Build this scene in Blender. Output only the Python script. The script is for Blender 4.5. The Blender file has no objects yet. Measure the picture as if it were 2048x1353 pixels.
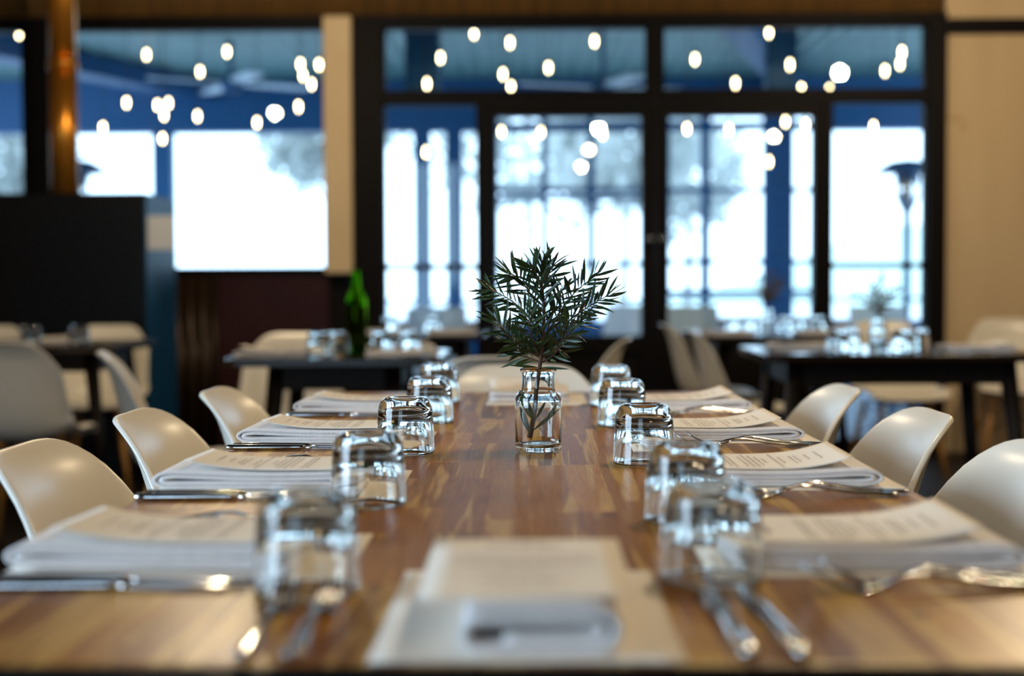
import bpy, math, random
from mathutils import Vector, Matrix

# ------------------------------------------------------------------ camera
scn = bpy.context.scene
COL = scn.collection
W, H = 2048, 1353
LENS = 50.0
FPX = LENS / 36.0 * W
YAW = math.atan((1059 - W / 2) / FPX)
PITCH = math.atan((H / 2 - 568) / FPX)
ROLL = -0.0035
EYE = Vector((0, 0, 0.998))
cam_data = bpy.data.cameras.new('camera')
cam_data.lens = LENS
cam_data.sensor_width = 36.0
cam_data.sensor_fit = 'HORIZONTAL'
cam_data.clip_start = 0.05
cam_data.clip_end = 300
cam_data.dof.use_dof = True
cam_data.dof.focus_distance = 2.06
cam_data.dof.aperture_fstop = 2.35
cam = bpy.data.objects.new('camera', cam_data)
CR = Matrix.Rotation(YAW, 3, 'Z') @ Matrix.Rotation(math.pi / 2 - PITCH, 3, 'X') @ Matrix.Rotation(ROLL, 3, 'Z')
cam.matrix_world = Matrix.Translation(EYE) @ CR.to_4x4()
COL.objects.link(cam)
scn.camera = cam

def ray(px, py):
    return CR @ Vector(((px - W / 2) / FPX, -(py - H / 2) / FPX, -1.0))
def at(px, py, Y):                      # point of the picture at depth Y
    d = ray(px, py); return EYE + d * (Y / d.y)
def on(px, py, z=0.75):                 # point of the picture on a level plane
    d = ray(px, py); return EYE + d * ((z - EYE.z) / d.z)

# ------------------------------------------------------------------ light
scn.view_settings.view_transform = 'Standard'
scn.view_settings.look = 'None'
scn.view_settings.exposure = 0.42
scn.view_settings.gamma = 1.0
scn.view_settings.use_curve_mapping = False
scn.cycles.use_denoising = True
scn.cycles.max_bounces = 14
scn.cycles.transmission_bounces = 12
scn.cycles.transparent_max_bounces = 16
scn.cycles.glossy_bounces = 5
scn.cycles.diffuse_bounces = 4
scn.cycles.sample_clamp_indirect = 8.0
world = bpy.data.worlds.new('overcast_sky')
scn.world = world
world.use_nodes = True
wn = world.node_tree.nodes; wl = world.node_tree.links
wn['Background'].inputs['Color'].default_value = (0.56, 0.75, 1.0, 1)
wn['Background'].inputs['Strength'].default_value = 3.9

def area(name, loc, rot, sx, sy, power, color, portal=False):
    d = bpy.data.lights.new(name, 'AREA')
    d.shape = 'RECTANGLE'; d.size = sx; d.size_y = sy
    d.energy = power; d.color = color
    if portal: d.cycles.is_portal = True
    o = bpy.data.objects.new(name, d); COL.objects.link(o)
    o.location = loc; o.rotation_euler = rot
    return o
# portals only help the renderer find the sky through the openings
area('window_portal', (-0.2, 8.55, 1.5), (-math.pi / 2, 0, 0), 6.4, 2.6, 1, (1, 1, 1), True)
area('side_portal', (-4.62, .2, 1.65), (0, -math.pi / 2, 0), 2.4, 3.0, 1, (1, 1, 1), True)
area('rear_portal', (-2.1, -4.62, 1.65), (math.pi / 2, 0, 0), 2.2, 2.4, 1, (1, 1, 1), True)
sd = bpy.data.lights.new('cool_sky_fill', 'SUN'); sd.energy = 4.6; sd.color = (0.66, 0.78, 1.0); sd.angle = 0.7  # added cool fill through the unseen windows; the sky itself is overcast
so = bpy.data.objects.new('cool_sky_fill', sd); COL.objects.link(so)
so.rotation_euler = Vector((0.88, 0.40, -0.30)).to_track_quat('-Z', 'Y').to_euler()

# ------------------------------------------------------------------ helpers
def C(h):
    h = h.lstrip('#'); v = [int(h[i:i + 2], 16) / 255 for i in (0, 2, 4)]
    return tuple((x / 12.92 if x <= 0.04045 else ((x + 0.055) / 1.055) ** 2.4) for x in v) + (1,)

def mat(name, color, rough=0.5, metal=0.0, spec=0.5, **kw):
    m = bpy.data.materials.new(name); m.use_nodes = True
    b = m.node_tree.nodes['Principled BSDF']
    b.inputs['Base Color'].default_value = color
    b.inputs['Roughness'].default_value = rough
    b.inputs['Metallic'].default_value = metal
    b.inputs['Specular IOR Level'].default_value = spec
    for k, v in kw.items():
        b.inputs[k.replace('_', ' ')].default_value = v
    return m

def noise_mat(name, c1, c2, scale=8, rough=0.5, metal=0.0, stretch=(1, 1, 1), detail=4, bump=0.0, bscale=None, r2=None, spec=0.5):
    m = mat(name, c1, rough, metal, spec)
    nt = m.node_tree; n = nt.nodes; l = nt.links; b = n['Principled BSDF']
    tc = n.new('ShaderNodeTexCoord'); mp = n.new('ShaderNodeMapping')
    mp.inputs['Scale'].default_value = stretch
    ns = n.new('ShaderNodeTexNoise'); ns.inputs['Scale'].default_value = scale; ns.inputs['Detail'].default_value = detail
    cr = n.new('ShaderNodeValToRGB')
    cr.color_ramp.elements[0].position = 0.3; cr.color_ramp.elements[0].color = c1
    cr.color_ramp.elements[1].position = 0.7; cr.color_ramp.elements[1].color = c2
    l.new(tc.outputs['Object'], mp.inputs['Vector']); l.new(mp.outputs['Vector'], ns.inputs['Vector'])
    l.new(ns.outputs['Fac'], cr.inputs['Fac']); l.new(cr.outputs['Color'], b.inputs['Base Color'])
    if bump:
        bp = n.new('ShaderNodeBump'); bp.inputs['Strength'].default_value = bump; bp.inputs['Distance'].default_value = 0.01
        n2 = n.new('ShaderNodeTexNoise'); n2.inputs['Scale'].default_value = bscale or scale
        l.new(mp.outputs['Vector'], n2.inputs['Vector']); l.new(n2.outputs['Fac'], bp.inputs['Height'])
        l.new(bp.outputs['Normal'], b.inputs['Normal'])
    return m

def wood_table_mat(name, w=0.047, L=0.40):
    m = bpy.data.materials.new(name); m.use_nodes = True
    nt = m.node_tree; n = nt.nodes; l = nt.links; b = n['Principled BSDF']
    def math_(op, a=None, c=None, va=None, vb=None):
        x = n.new('ShaderNodeMath'); x.operation = op
        if a is not None: l.new(a, x.inputs[0])
        elif va is not None: x.inputs[0].default_value = va
        if c is not None: l.new(c, x.inputs[1])
        elif vb is not None: x.inputs[1].default_value = vb
        return x.outputs[0]
    tc = n.new('ShaderNodeTexCoord'); sp = n.new('ShaderNodeSeparateXYZ')
    l.new(tc.outputs['Object'], sp.inputs[0]); X, Y = sp.outputs['X'], sp.outputs['Y']
    row = math_('FLOOR', math_('DIVIDE', X, vb=w))
    wn1 = n.new('ShaderNodeTexWhiteNoise'); wn1.noise_dimensions = '1D'; l.new(row, wn1.inputs['W'])
    yo = math_('ADD', Y, math_('MULTIPLY', wn1.outputs['Value'], vb=3.7))
    seg = math_('FLOOR', math_('DIVIDE', yo, vb=L))
    cb = n.new('ShaderNodeCombineXYZ'); l.new(row, cb.inputs[0]); l.new(seg, cb.inputs[1])
    wn2 = n.new('ShaderNodeTexWhiteNoise'); wn2.noise_dimensions = '2D'; l.new(cb.outputs[0], wn2.inputs['Vector'])
    # grain coordinates: shifted for each stave
    cb2 = n.new('ShaderNodeCombineXYZ')
    l.new(math_('ADD', math_('MULTIPLY', X, vb=19.0), math_('MULTIPLY', wn2.outputs['Value'], vb=37.0)), cb2.inputs[0])
    l.new(math_('MULTIPLY', Y, vb=.75), cb2.inputs[1]); l.new(wn2.outputs['Value'], cb2.inputs[2])
    n1 = n.new('ShaderNodeTexNoise'); n1.inputs['Scale'].default_value = 2.1; n1.inputs['Detail'].default_value = 5; n1.inputs['Distortion'].default_value = 0.6
    l.new(cb2.outputs[0], n1.inputs['Vector'])
    n2 = n.new('ShaderNodeTexNoise'); n2.inputs['Scale'].default_value = 16; n2.inputs['Detail'].default_value = 6
    l.new(cb2.outputs[0], n2.inputs['Vector'])
    base = n.new('ShaderNodeValToRGB'); e = base.color_ramp.elements
    e[0].position = 0.0; e[0].color = C('6d4618'); e[1].position = 1.0; e[1].color = C('ba8129')
    for p, c in ((0.25, '8a5b1f'), (0.45, 'a56f25'), (0.62, '955d1a'), (0.8, '7e4f18')):
        x = e.new(p); x.color = C(c)
    l.new(wn2.outputs['Value'], base.inputs['Fac'])
    sap = n.new('ShaderNodeValToRGB'); e = sap.color_ramp.elements
    e[0].position = 0.525; e[0].color = (0, 0, 0, 1); e[1].position = 0.57; e[1].color = (1, 1, 1, 1)
    l.new(n1.outputs['Fac'], sap.inputs['Fac'])
    mx = n.new('ShaderNodeMix'); mx.data_type = 'RGBA'
    l.new(math_('MULTIPLY', sap.outputs['Color'], vb=0.8), mx.inputs[0]); l.new(base.outputs['Color'], mx.inputs[6]); mx.inputs[7].default_value = C('d0a95b')
    dk = n.new('ShaderNodeValToRGB'); e = dk.color_ramp.elements
    e[0].position = 0.33; e[0].color = (0.62, 0.5, 0.42, 1); e[1].position = 0.58; e[1].color = (1, 1, 1, 1)
    l.new(n2.outputs['Fac'], dk.inputs['Fac'])
    mu = n.new('ShaderNodeMix'); mu.data_type = 'RGBA'; mu.blend_type = 'MULTIPLY'; mu.inputs[0].default_value = 0.75
    l.new(mx.outputs[2], mu.inputs[6]); l.new(dk.outputs['Color'], mu.inputs[7])
    # knots: small dark ovals
    vo = n.new('ShaderNodeTexVoronoi'); vo.inputs['Scale'].default_value = 5.0
    mp = n.new('ShaderNodeMapping'); mp.inputs['Scale'].default_value = (1.6, 0.8, 1); l.new(tc.outputs['Object'], mp.inputs[0]); l.new(mp.outputs[0], vo.inputs['Vector'])
    kn = n.new('ShaderNodeValToRGB'); e = kn.color_ramp.elements
    e[0].position = 0.035; e[0].color = (0.3, 0.2, 0.15, 1); e[1].position = 0.085; e[1].color = (1, 1, 1, 1)
    l.new(vo.outputs['Distance'], kn.inputs['Fac'])
    mk = n.new('ShaderNodeMix'); mk.data_type = 'RGBA'; mk.blend_type = 'MULTIPLY'; mk.inputs[0].default_value = 0.8
    l.new(mu.outputs[2], mk.inputs[6]); l.new(kn.outputs['Color'], mk.inputs[7])
    l.new(mk.outputs[2], b.inputs['Base Color'])
    b.inputs['Roughness'].default_value = 0.33
    b.inputs['Specular IOR Level'].default_value = 0.4
    bp = n.new('ShaderNodeBump'); bp.inputs['Strength'].default_value = 0.12; bp.inputs['Distance'].default_value = 0.002
    l.new(n2.outputs['Fac'], bp.inputs['Height']); l.new(bp.outputs['Normal'], b.inputs['Normal'])
    return m

def pane_mat(name, tint=(0.93, 0.98, 0.97, 1)):
    m = bpy.data.materials.new(name); m.use_nodes = True
    nt = m.node_tree; n = nt.nodes; l = nt.links; n.clear()
    out = n.new('ShaderNodeOutputMaterial'); mx = n.new('ShaderNodeMixShader')
    tr = n.new('ShaderNodeBsdfTransparent'); tr.inputs[0].default_value = tint
    gl = n.new('ShaderNodeBsdfGlossy'); gl.inputs['Roughness'].default_value = 0.01
    fr = n.new('ShaderNodeFresnel'); fr.inputs['IOR'].default_value = 1.5
    l.new(fr.outputs[0], mx.inputs[0]); l.new(tr.outputs[0], mx.inputs[1]); l.new(gl.outputs[0], mx.inputs[2]); l.new(mx.outputs[0], out.inputs[0])
    return m

def glass_mat(name, color=(1, 1, 1, 1), rough=0.0):
    m = bpy.data.materials.new(name); m.use_nodes = True
    nt = m.node_tree; n = nt.nodes; l = nt.links; n.clear()
    out = n.new('ShaderNodeOutputMaterial'); g = n.new('ShaderNodeBsdfGlass')
    g.inputs['Color'].default_value = color; g.inputs['Roughness'].default_value = rough; g.inputs['IOR'].default_value = 1.5
    l.new(g.outputs[0], out.inputs[0]); return m

def emit_mat(name, color, s):
    m = bpy.data.materials.new(name); m.use_nodes = True
    nt = m.node_tree; n = nt.nodes; l = nt.links; n.clear()
    out = n.new('ShaderNodeOutputMaterial'); e = n.new('ShaderNodeEmission')
    e.inputs[0].default_value = color; e.inputs[1].default_value = s
    l.new(e.outputs[0], out.inputs[0]); return m

class MB:
    """collects shapes and links them as ONE mesh object"""
    def __init__(s): s.v = []; s.f = []; s.sm = []
    def add(s, vs, fs, smooth=False):
        o = len(s.v); s.v += [tuple(v) for v in vs]
        s.f += [tuple(i + o for i in f) for f in fs]; s.sm += [smooth] * len(fs); return s
    def box(s, x0, x1, y0, y1, z0, z1):
        v = [(x, y, z) for z in (z0, z1) for y in (y0, y1) for x in (x0, x1)]
        return s.add(v, [(0, 2, 3, 1), (4, 5, 7, 6), (0, 1, 5, 4), (2, 6, 7, 3), (0, 4, 6, 2), (1, 3, 7, 5)])
    def prism(s, pts, y0, y1):              # outline in XZ extruded along Y
        n = len(pts); v = [(p[0], y0, p[1]) for p in pts] + [(p[0], y1, p[1]) for p in pts]
        f = [(i, (i + 1) % n, n + (i + 1) % n, n + i) for i in range(n)] + [tuple(range(n - 1, -1, -1)), tuple(range(n, 2 * n))]
        return s.add(v, f)
    def lathe(s, prof, cx=0, cy=0, cz=0, seg=32, closed=False):
        v = []; f = []
        for r, z in prof:
            for k in range(seg):
                a = 2 * math.pi * k / seg; v.append((cx + r * math.cos(a), cy + r * math.sin(a), cz + z))
        m = len(prof)
        for i in range(m if closed else m - 1):
            j = (i + 1) % m
            if prof[i][0] < 1e-4 and prof[j][0] < 1e-4: continue
            for k in range(seg):
                k2 = (k + 1) % seg; f.append((i * seg + k, i * seg + k2, j * seg + k2, j * seg + k))
        if not closed:
            if prof[0][0] > 1e-4: f.append(tuple(range(seg - 1, -1, -1)))
            if prof[-1][0] > 1e-4: f.append(tuple((m - 1) * seg + k for k in range(seg)))
        return s.add(v, f, True)
    def tube(s, pts, rad, seg=10, cap=True):
        pts = [Vector(p) for p in pts]; rs = rad if isinstance(rad, (list, tuple)) else [rad] * len(pts)
        v = []; f = []; up = Vector((0.13, 0.21, 0.97))
        for i, p in enumerate(pts):
            t = (pts[min(i + 1, len(pts) - 1)] - pts[max(i - 1, 0)]).normalized()
            a = t.cross(up)
            if a.length < 0.05: a = t.cross(Vector((1, 0, 0)))
            a.normalize(); b = t.cross(a)
            for k in range(seg):
                q = 2 * math.pi * k / seg; v.append(p + (a * math.cos(q) + b * math.sin(q)) * rs[i])
        for i in range(len(pts) - 1):
            for k in range(seg):
                k2 = (k + 1) % seg; f.append((i * seg + k, i * seg + k2, (i + 1) * seg + k2, (i + 1) * seg + k))
        if cap: f += [tuple(range(seg - 1, -1, -1)), tuple((len(pts) - 1) * seg + k for k in range(seg))]
        return s.add(v, f, True)
    def build(s, name, m, parent=None, bevel=0, solid=0, sub=0, fix=True):
        me = bpy.data.meshes.new(name); me.from_pydata(s.v, [], s.f); me.update()
        for p, q in zip(me.polygons, s.sm): p.use_smooth = q
        if fix:
            import bmesh
            bm = bmesh.new(); bm.from_mesh(me); bmesh.ops.remove_doubles(bm, verts=bm.verts, dist=1e-6)
            bmesh.ops.recalc_face_normals(bm, faces=bm.faces); bm.to_mesh(me); bm.free()
        o = bpy.data.objects.new(name, me); COL.objects.link(o)
        if m: me.materials.append(m)
        if parent is not None: o.parent = parent
        if solid:
            k = o.modifiers.new('solid', 'SOLIDIFY'); k.thickness = solid; k.offset = 0
        if sub:
            k = o.modifiers.new('sub', 'SUBSURF'); k.levels = sub; k.render_levels = sub
        if bevel:
            k = o.modifiers.new('bevel', 'BEVEL'); k.width = bevel; k.segments = 3; k.limit_method = 'ANGLE'
        return o

def tag(o, label=None, cat=None, group=None, kind=None):
    if label: o['label'] = label
    if cat: o['category'] = cat
    if group: o['group'] = group
    if kind: o['kind'] = kind
    return o
def empty(name, loc=(0, 0, 0), rz=0.0):
    o = bpy.data.objects.new(name, None); COL.objects.link(o)
    o.location = loc; o.rotation_euler = (0, 0, rz); o.empty_display_size = 0.1
    return o
def struct(o, label, cat='structure'):
    return tag(o, label, cat, None, 'structure')
def copy_tree(o, parent=None):
    c = o.copy(); COL.objects.link(c)
    if parent is not None: c.parent = parent; c.matrix_parent_inverse = o.matrix_parent_inverse.copy()
    for ch in list(o.children): copy_tree(ch, c)
    return c
class Kind:
    """first call hands out the original thing, later calls hand out copies"""
    def __init__(s, root): s.root = root; s.used = False
    def place(s, loc, rz, label, cat, group, scale=None):
        o = s.root if not s.used else copy_tree(s.root)
        s.used = True
        o.location = loc; o.rotation_euler = (0, 0, rz)
        if scale: o.scale = (scale,) * 3
        return tag(o, label, cat, group)

# ------------------------------------------------------------------ materials
M = {}
M['table'] = wood_table_mat('acacia_staves')
M['frame'] = mat('dark_brown_steel', C('0b0707'), 0.55, 0, 0.12)
M['dark_wall'] = noise_mat('dark_cladding', C('0b0807'), C('120d0b'), 5, 0.6, spec=0.15)
M['maroon'] = noise_mat('maroon_panel', C('2e1011'), C('381516'), 3, 0.5, spec=0.2)
M['bulkhead'] = noise_mat('brown_corrugated', C('5c4326'), C('77572c'), 4, 0.45, 0.0, (6, 1, 0.4))
M['rib'] = noise_mat('dark_corrugated', C('33261c'), C('403024'), 4, 0.35, 0.4)
M['ceiling'] = noise_mat('dark_ceiling', C('3b2f22'), C('4a3a29'), 3, 0.8)
M['floor'] = noise_mat('dark_floor', C('140e0c'), C('1d1410'), 4, 0.5, 0, (8, 1, 1), spec=0.2)
M['plain_wall'] = noise_mat('warm_wall', C('8a7a62'), C('94846b'), 4, 0.8)
M['cream_board'] = noise_mat('pale_board', C('e2c79c'), C('ead2aa'), 3, 0.7)
M['black'] = mat('matt_black_steel', C('080606'), 0.35, 0, 0.25)
M['copper'] = noise_mat('copper_flue', C('c8802a'), C('dc9a3c'), 3, 0.3, 0.8, (1, 1, 0.3))
M['shell'] = mat('cream_plastic_shell', C('e9e3d6'), 0.3, 0, 0.55)
M['leg_wood'] = noise_mat('pale_beech', C('b5813f'), C('c8924c'), 6, 0.45, 0, (6, 6, 0.6))
M['strut'] = mat('black_wire', C('141212'), 0.4, 0.6)
M['dark_table'] = mat('dark_stained_top', C('1c120e'), 0.16, 0, 0.6)
M['dark_leg'] = mat('dark_stained_leg', C('120c0a'), 0.5, 0, 0.2)
M['napkin'] = noise_mat('white_linen', C('e9e5e6'), C('f3f0ef'), 60, 0.9, 0, (1, 1, 1), 3, 0.25, 500)
M['paper'] = noise_mat('ivory_paper', C('f0e7da'), C('f5eee2'), 12, 0.75)
M['mat_paper'] = noise_mat('placemat_paper', C('ebe3d6'), C('f1eadf'), 12, 0.7)
M['ink'] = mat('brown_grey_ink', C('6f5f50'), 0.8)
M['steel'] = mat('polished_steel', C('c9c9cc'), 0.12, 1.0)
M['glass'] = glass_mat('clear_glass', (.985, .995, .99, 1))
M['green_glass'] = glass_mat('green_glass', (0.36, 0.62, 0.03, 1))
M['wine'] = mat('dark_liquid', (.001, .003, .0005, 1), 0.6, 0, 0)
M['pane'] = pane_mat('window_pane')
M['leaf'] = noise_mat('bottlebrush_leaf', C('152c18'), C('2e4a22'), 30, 0.42)
M['leaf2'] = noise_mat('olive_leaf', C('4a4a1c'), C('7a6420'), 30, 0.5)
M['twig'] = noise_mat('twig_bark', C('3a281c'), C('5a4028'), 60, 0.8)
M['bulb'] = emit_mat('bulb_reflection_glow', (1.0, 0.74, 0.42, 1), 20)
M['outdoor_metal'] = mat('daylight_blue_steel', C('0a4c7a'), 0.5, 0, .3)  # blue of the daylight put into the base colour of dark steel
M['outdoor_roof'] = noise_mat('teal_corrugated', C('5a8482'), C('6c948e'), 3, 0.5)
M['fan_white'] = mat('white_fan_blade', C('b8ccd8'), 0.5)
M['deck'] = noise_mat('patio_paving', C('8d97ac'), C('a3acbf'), 3, 0.7)
M['ground'] = noise_mat('pale_gravel', C('b9bec4'), C('c9ccd0'), 2, 0.9)
M['white_furn'] = mat('white_outdoor_plastic', C('cfd4dc'), 0.5)
M['tan_furn'] = mat('tan_timber_top', C('a08468'), 0.5)
M['haze_leaf'] = noise_mat('haze_paled_foliage', C('9fb3ac'), C('bccbc6'), 4, 0.8)  # distance haze put into a pale base colour
def leafy(name, col):
    m = bpy.data.materials.new(name); m.use_nodes = True; nt = m.node_tree; n = nt.nodes; l = nt.links; n.clear()
    out = n.new('ShaderNodeOutputMaterial'); mx = n.new('ShaderNodeMixShader'); mx.inputs[0].default_value = .6
    d = n.new('ShaderNodeBsdfDiffuse'); t = n.new('ShaderNodeBsdfTranslucent'); d.inputs[0].default_value = col; t.inputs[0].default_value = col
    l.new(d.outputs[0], mx.inputs[1]); l.new(t.outputs[0], mx.inputs[2]); l.new(mx.outputs[0], out.inputs[0]); return m
M['sunlit_leaf'] = leafy('backlit_foliage', (.42, .45, .44, 1))  # overexposed, backlit look put into the pale leaf colour
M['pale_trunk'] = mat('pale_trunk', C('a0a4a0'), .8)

WY = 8.4            # depth of the window wall
TZ = 0.75           # table height

# ------------------------------------------------------------------ room shell
def slab(name, m, x0, x1, y0, y1, z0, z1, label, cat='wall', bevel=0):
    return struct(MB().box(x0, x1, y0, y1, z0, z1).build(name, m, bevel=bevel), label, cat)
slab('floor', M['floor'], -4.6, 4.4, -4.6, 8.6, -0.1, 0, 'dark timber floor of the dining room', 'floor')
slab('ceiling', M['ceiling'], -4.6, 4.4, -4.6, 8.54, 3.1, 3.2, 'dark ceiling above the dining room', 'ceiling')
b = MB(); b.box(-4.6, -3.2, -4.6, -4.5, 0, 3.1); b.box(-1.0, 4.4, -4.6, -4.5, 0, 3.1); b.box(-3.2, -1.0, -4.6, -4.5, 0, .45); b.box(-3.2, -1.0, -4.6, -4.5, 2.85, 3.1)
struct(b.build('wall_rear', M['plain_wall']), 'wall behind the viewer with an added daylight opening', 'wall')
e = empty('window_8', (0, -4.55, .45)); struct(e, 'unseen window added in the rear wall to let in daylight', 'window')  # added to bring cool daylight onto the table from behind
f = MB(); f.box(-3.2, -1.0, -.04, .04, 0, .05); f.box(-3.2, -1.0, -.04, .04, 2.35, 2.4)
for x in (-3.2, -2.1, -1.05): f.box(x, x + .05, -.04, .04, .05, 2.35)
f.build('window_frame', M['frame'], e)
MB().box(-3.15, -1.05, -.004, .004, .05, 2.35).build('pane', M['pane'], e)
slab('wall_right', M['plain_wall'], 4.3, 4.4, -4.5, 8.54, 0, 3.1, 'right-hand wall of the dining room')
# left wall with an opening for the side window
b = MB()
b.box(-4.6, -4.5, -4.5, -1.3, 0, 3.1); b.box(-4.6, -4.5, 1.7, 8.54, 0, 3.1)
b.box(-4.6, -4.5, -1.3, 1.7, 0, 0.45); b.box(-4.6, -4.5, -1.3, 1.7, 2.85, 3.1)
struct(b.build('wall_left', M['plain_wall']), 'left-hand wall with a wide side window', 'wall')
e = empty('window_7', (-4.55, .2, 0.45)); struct(e, 'wide side window in the left-hand wall', 'window')
f = MB(); f.box(-.04, .04, -1.5, 1.5, 0, .05); f.box(-.04, .04, -1.5, 1.5, 2.35, 2.4)
for y in (-1.5, -.025, 1.45): f.box(-.04, .04, y, y + .05, .05, 2.35)
f.build('window_frame', M['frame'], e)
MB().box(-.004, .004, -1.45, 1.45, .05, 2.35).build('pane', M['pane'], e)

def X(px, Y=WY): return at(px, 568, Y).x
def Z(py, Y=WY, px=1024): return at(px, py, Y).z
def ribs(mb, x0, x1, y, z0, z1, step=0.05, d=0.018):
    """corrugated sheet facing -Y"""
    n = max(2, int((x1 - x0) / step * 4)); v = []; f_ = []
    for i in range(n + 1):
        x = x0 + (x1 - x0) * i / n; yy = y + d * math.sin(2 * math.pi * (x - x0) / step)
        v += [(x, yy, z0), (x, yy, z1)]
    for i in range(n): f_.append((2 * i, 2 * i + 2, 2 * i + 3, 2 * i + 1))
    mb.add(v, f_, True); return mb
# far wall: bulkhead above the windows, cladding below the left windows, panel wall at right
zt = Z(34); zl = Z(560)
o = ribs(MB(), -4.5, X(1882), WY - 0.02, zt, 3.1).build('wall_far', M['bulkhead'], solid=0.01)
struct(o, 'brown corrugated bulkhead above the windows', 'wall')
slab('trim_1', M['dark_wall'], -4.5, X(1882), WY + 0.03, WY + 0.12, zt, 3.1, 'backing board behind the corrugated bulkhead', 'trim')
slab('wall_left_far', M['dark_wall'], -4.5, X(768), WY, WY + 0.12, 0, Z(548), 'dark wall below the left window')
mp = slab('trim_2', M['maroon'], X(440), X(660), WY - 0.05, WY - 0.002, 0.02, Z(548), 'maroon panel below the left window', 'panel')
o = ribs(MB(), X(340), X(438), WY - 0.06, 0.02, Z(552), 0.075, 0.02).build('trim_3', M['rib'], solid=0.006)
struct(o, 'dark corrugated metal cladding beside the maroon panel', 'cladding')
# right-hand plywood wall
def ply_mat():
    m = noise_mat('knotty_plywood', C('cbb088'), C('d8bf98'), 1.3, 0.7, 0, (3, 1, 0.5))
    nt = m.node_tree; n = nt.nodes; l = nt.links; bs = n['Principled BSDF']
    src = bs.inputs['Base Color'].links[0].from_socket
    tc = n.new('ShaderNodeTexCoord')
    prev = src
    for (sx, sz, rot, th, sc) in ((9, 2.4, 0, 0.06, 1.0), (3.2, 12, 0.5, 0.07, 1.0), (7, 7, 0, 0.07, 0.8)):
        mp_ = n.new('ShaderNodeMapping'); mp_.inputs['Rotation'].default_value = (0, rot, 0)
        mp_.inputs['Scale'].default_value = (sx * sc, 0.0, sz * sc)
        vo = n.new('ShaderNodeTexVoronoi'); vo.inputs['Scale'].default_value = 0.55
        vo.inputs['Randomness'].default_value = 1.0
        cr = n.new('ShaderNodeValToRGB'); e_ = cr.color_ramp.elements
        e_[0].position = th; e_[0].color = (0.62, 0.45, 0.22, 1); e_[1].position = th * 2.2; e_[1].color = (1, 1, 1, 1)
        mu = n.new('ShaderNodeMix'); mu.data_type = 'RGBA'; mu.blend_type = 'MULTIPLY'; mu.inputs[0].default_value = 0.8
        l.new(tc.outputs['Object'], mp_.inputs[0]); l.new(mp_.outputs[0], vo.inputs['Vector']); l.new(vo.outputs['Distance'], cr.inputs[0])
        l.new(prev, mu.inputs[6]); l.new(cr.outputs['Color'], mu.inputs[7]); prev = mu.outputs[2]
    l.new(prev, bs.inputs['Base Color'])
    return m
M['ply'] = ply_mat()
slab('wall_panel', M['ply'], X(1884), 4.3, WY - 0.04, WY + 0.12, 0, 3.1, 'pale knotty plywood wall at the right')
slab('trim_4', M['frame'], X(1886), 4.3, WY - 0.075, WY - 0.04, Z(77), Z(46), 'dark rail across the plywood wall', 'rail')

# ---- joinery of the far wall: helper draws boxes from picture columns at the wall depth
def fb(mb, px0, px1, z0, z1, y0=WY - 0.04, y1=WY + 0.06):
    return mb.box(X(px0), X(px1), y0, y1, z0, z1)
def window(n, label, px0, px1, z0, z1, fr=8, bars=(), vbars=(), tint=None):
    e_ = empty('window_%d' % n, (0, 0, 0)); struct(e_, label, 'window')
    t = fr / FPX * WY
    m_ = MB(); x0, x1 = X(px0), X(px1)
    m_.box(x0, x0 + t, WY - .03, WY + .05, z0, z1); m_.box(x1 - t, x1, WY - .03, WY + .05, z0, z1)
    m_.box(x0 + t, x1 - t, WY - .03, WY + .05, z0, z0 + t); m_.box(x0 + t, x1 - t, WY - .03, WY + .05, z1 - t, z1)
    for zb, tb in bars: m_.box(x0 + t, x1 - t, WY - .03, WY + .05, zb - tb / 2, zb + tb / 2)
    for xb, tb in vbars: m_.box(xb - tb / 2, xb + tb / 2, WY - .02, WY + .04, z0 + t, z1 - t)
    m_.build('window_frame', M['frame'], e_)
    MB().box(x0 + t * .5, x1 - t * .5, WY + .006, WY + .012, z0 + t * .5, z1 - t * .5).build('pane', M['pane'], e_)
    return e_
zc0, zc1 = Z(189), Z(52)
slab('trim_5', M['frame'], X(110), X(1884), WY - 0.07, WY + 0.07, Z(53), Z(33), 'dark head beam along the top of the windows', 'beam')
slab('trim_6', M['frame'], X(703), X(768), WY - 0.08, WY + 0.1, 0, Z(53), 'dark post between the left window and the door screen', 'post')
slab('trim_7', M['frame'], X(1850), X(1884), WY - 0.08, WY + 0.1, 0, Z(53), 'dark post where the door screen meets the plywood wall', 'post')
slab('trim_8', M['frame'], X(768), X(1850), WY - 0.06, WY + 0.07, Z(206), Z(187), 'dark transom bar under the clerestory windows', 'transom')
slab('trim_9', M['frame'], X(1296), X(1322), WY - 0.06, WY + 0.07, Z(187), Z(53), 'short dark mullion between the two clerestory windows', 'mullion')
window(1, 'large window left of the cream board, looking onto the patio', 118, 662, Z(542), Z(50), 9)
window(6, 'window at the far left edge behind the copper flue', -40, 62, Z(542), Z(50), 9)
slab('trim_10', M['frame'], X(62), X(118), WY - 0.05, WY + 0.07, Z(548), Z(50), 'dark mullion behind the copper flue', 'mullion')
slab('trim_11', M['frame'], X(662), X(703), WY - 0.05, WY + 0.07, Z(548), Z(50), 'dark jamb behind the cream board', 'jamb')
slab('trim_12', M['frame'], -4.5, X(703), WY - 0.055, WY + 0.08, Z(552), Z(540), 'dark sill of the left windows', 'sill')
slab('trim_16', M['dark_wall'], -4.5, X(-40), WY, WY + .1, Z(540), zt, 'dark wall left of the far left window', 'wall')
slab('trim_17', M['frame'], -4.5, X(118), WY - .05, WY + .07, Z(50), Z(33), 'dark head over the far left window', 'beam')
window(2, 'clerestory window above the left door', 768, 1296, Z(187), Z(53), 6)
window(3, 'clerestory window above the right door', 1322, 1850, Z(187), Z(53), 6)
zb = (Z(534), 0.035)
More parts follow.
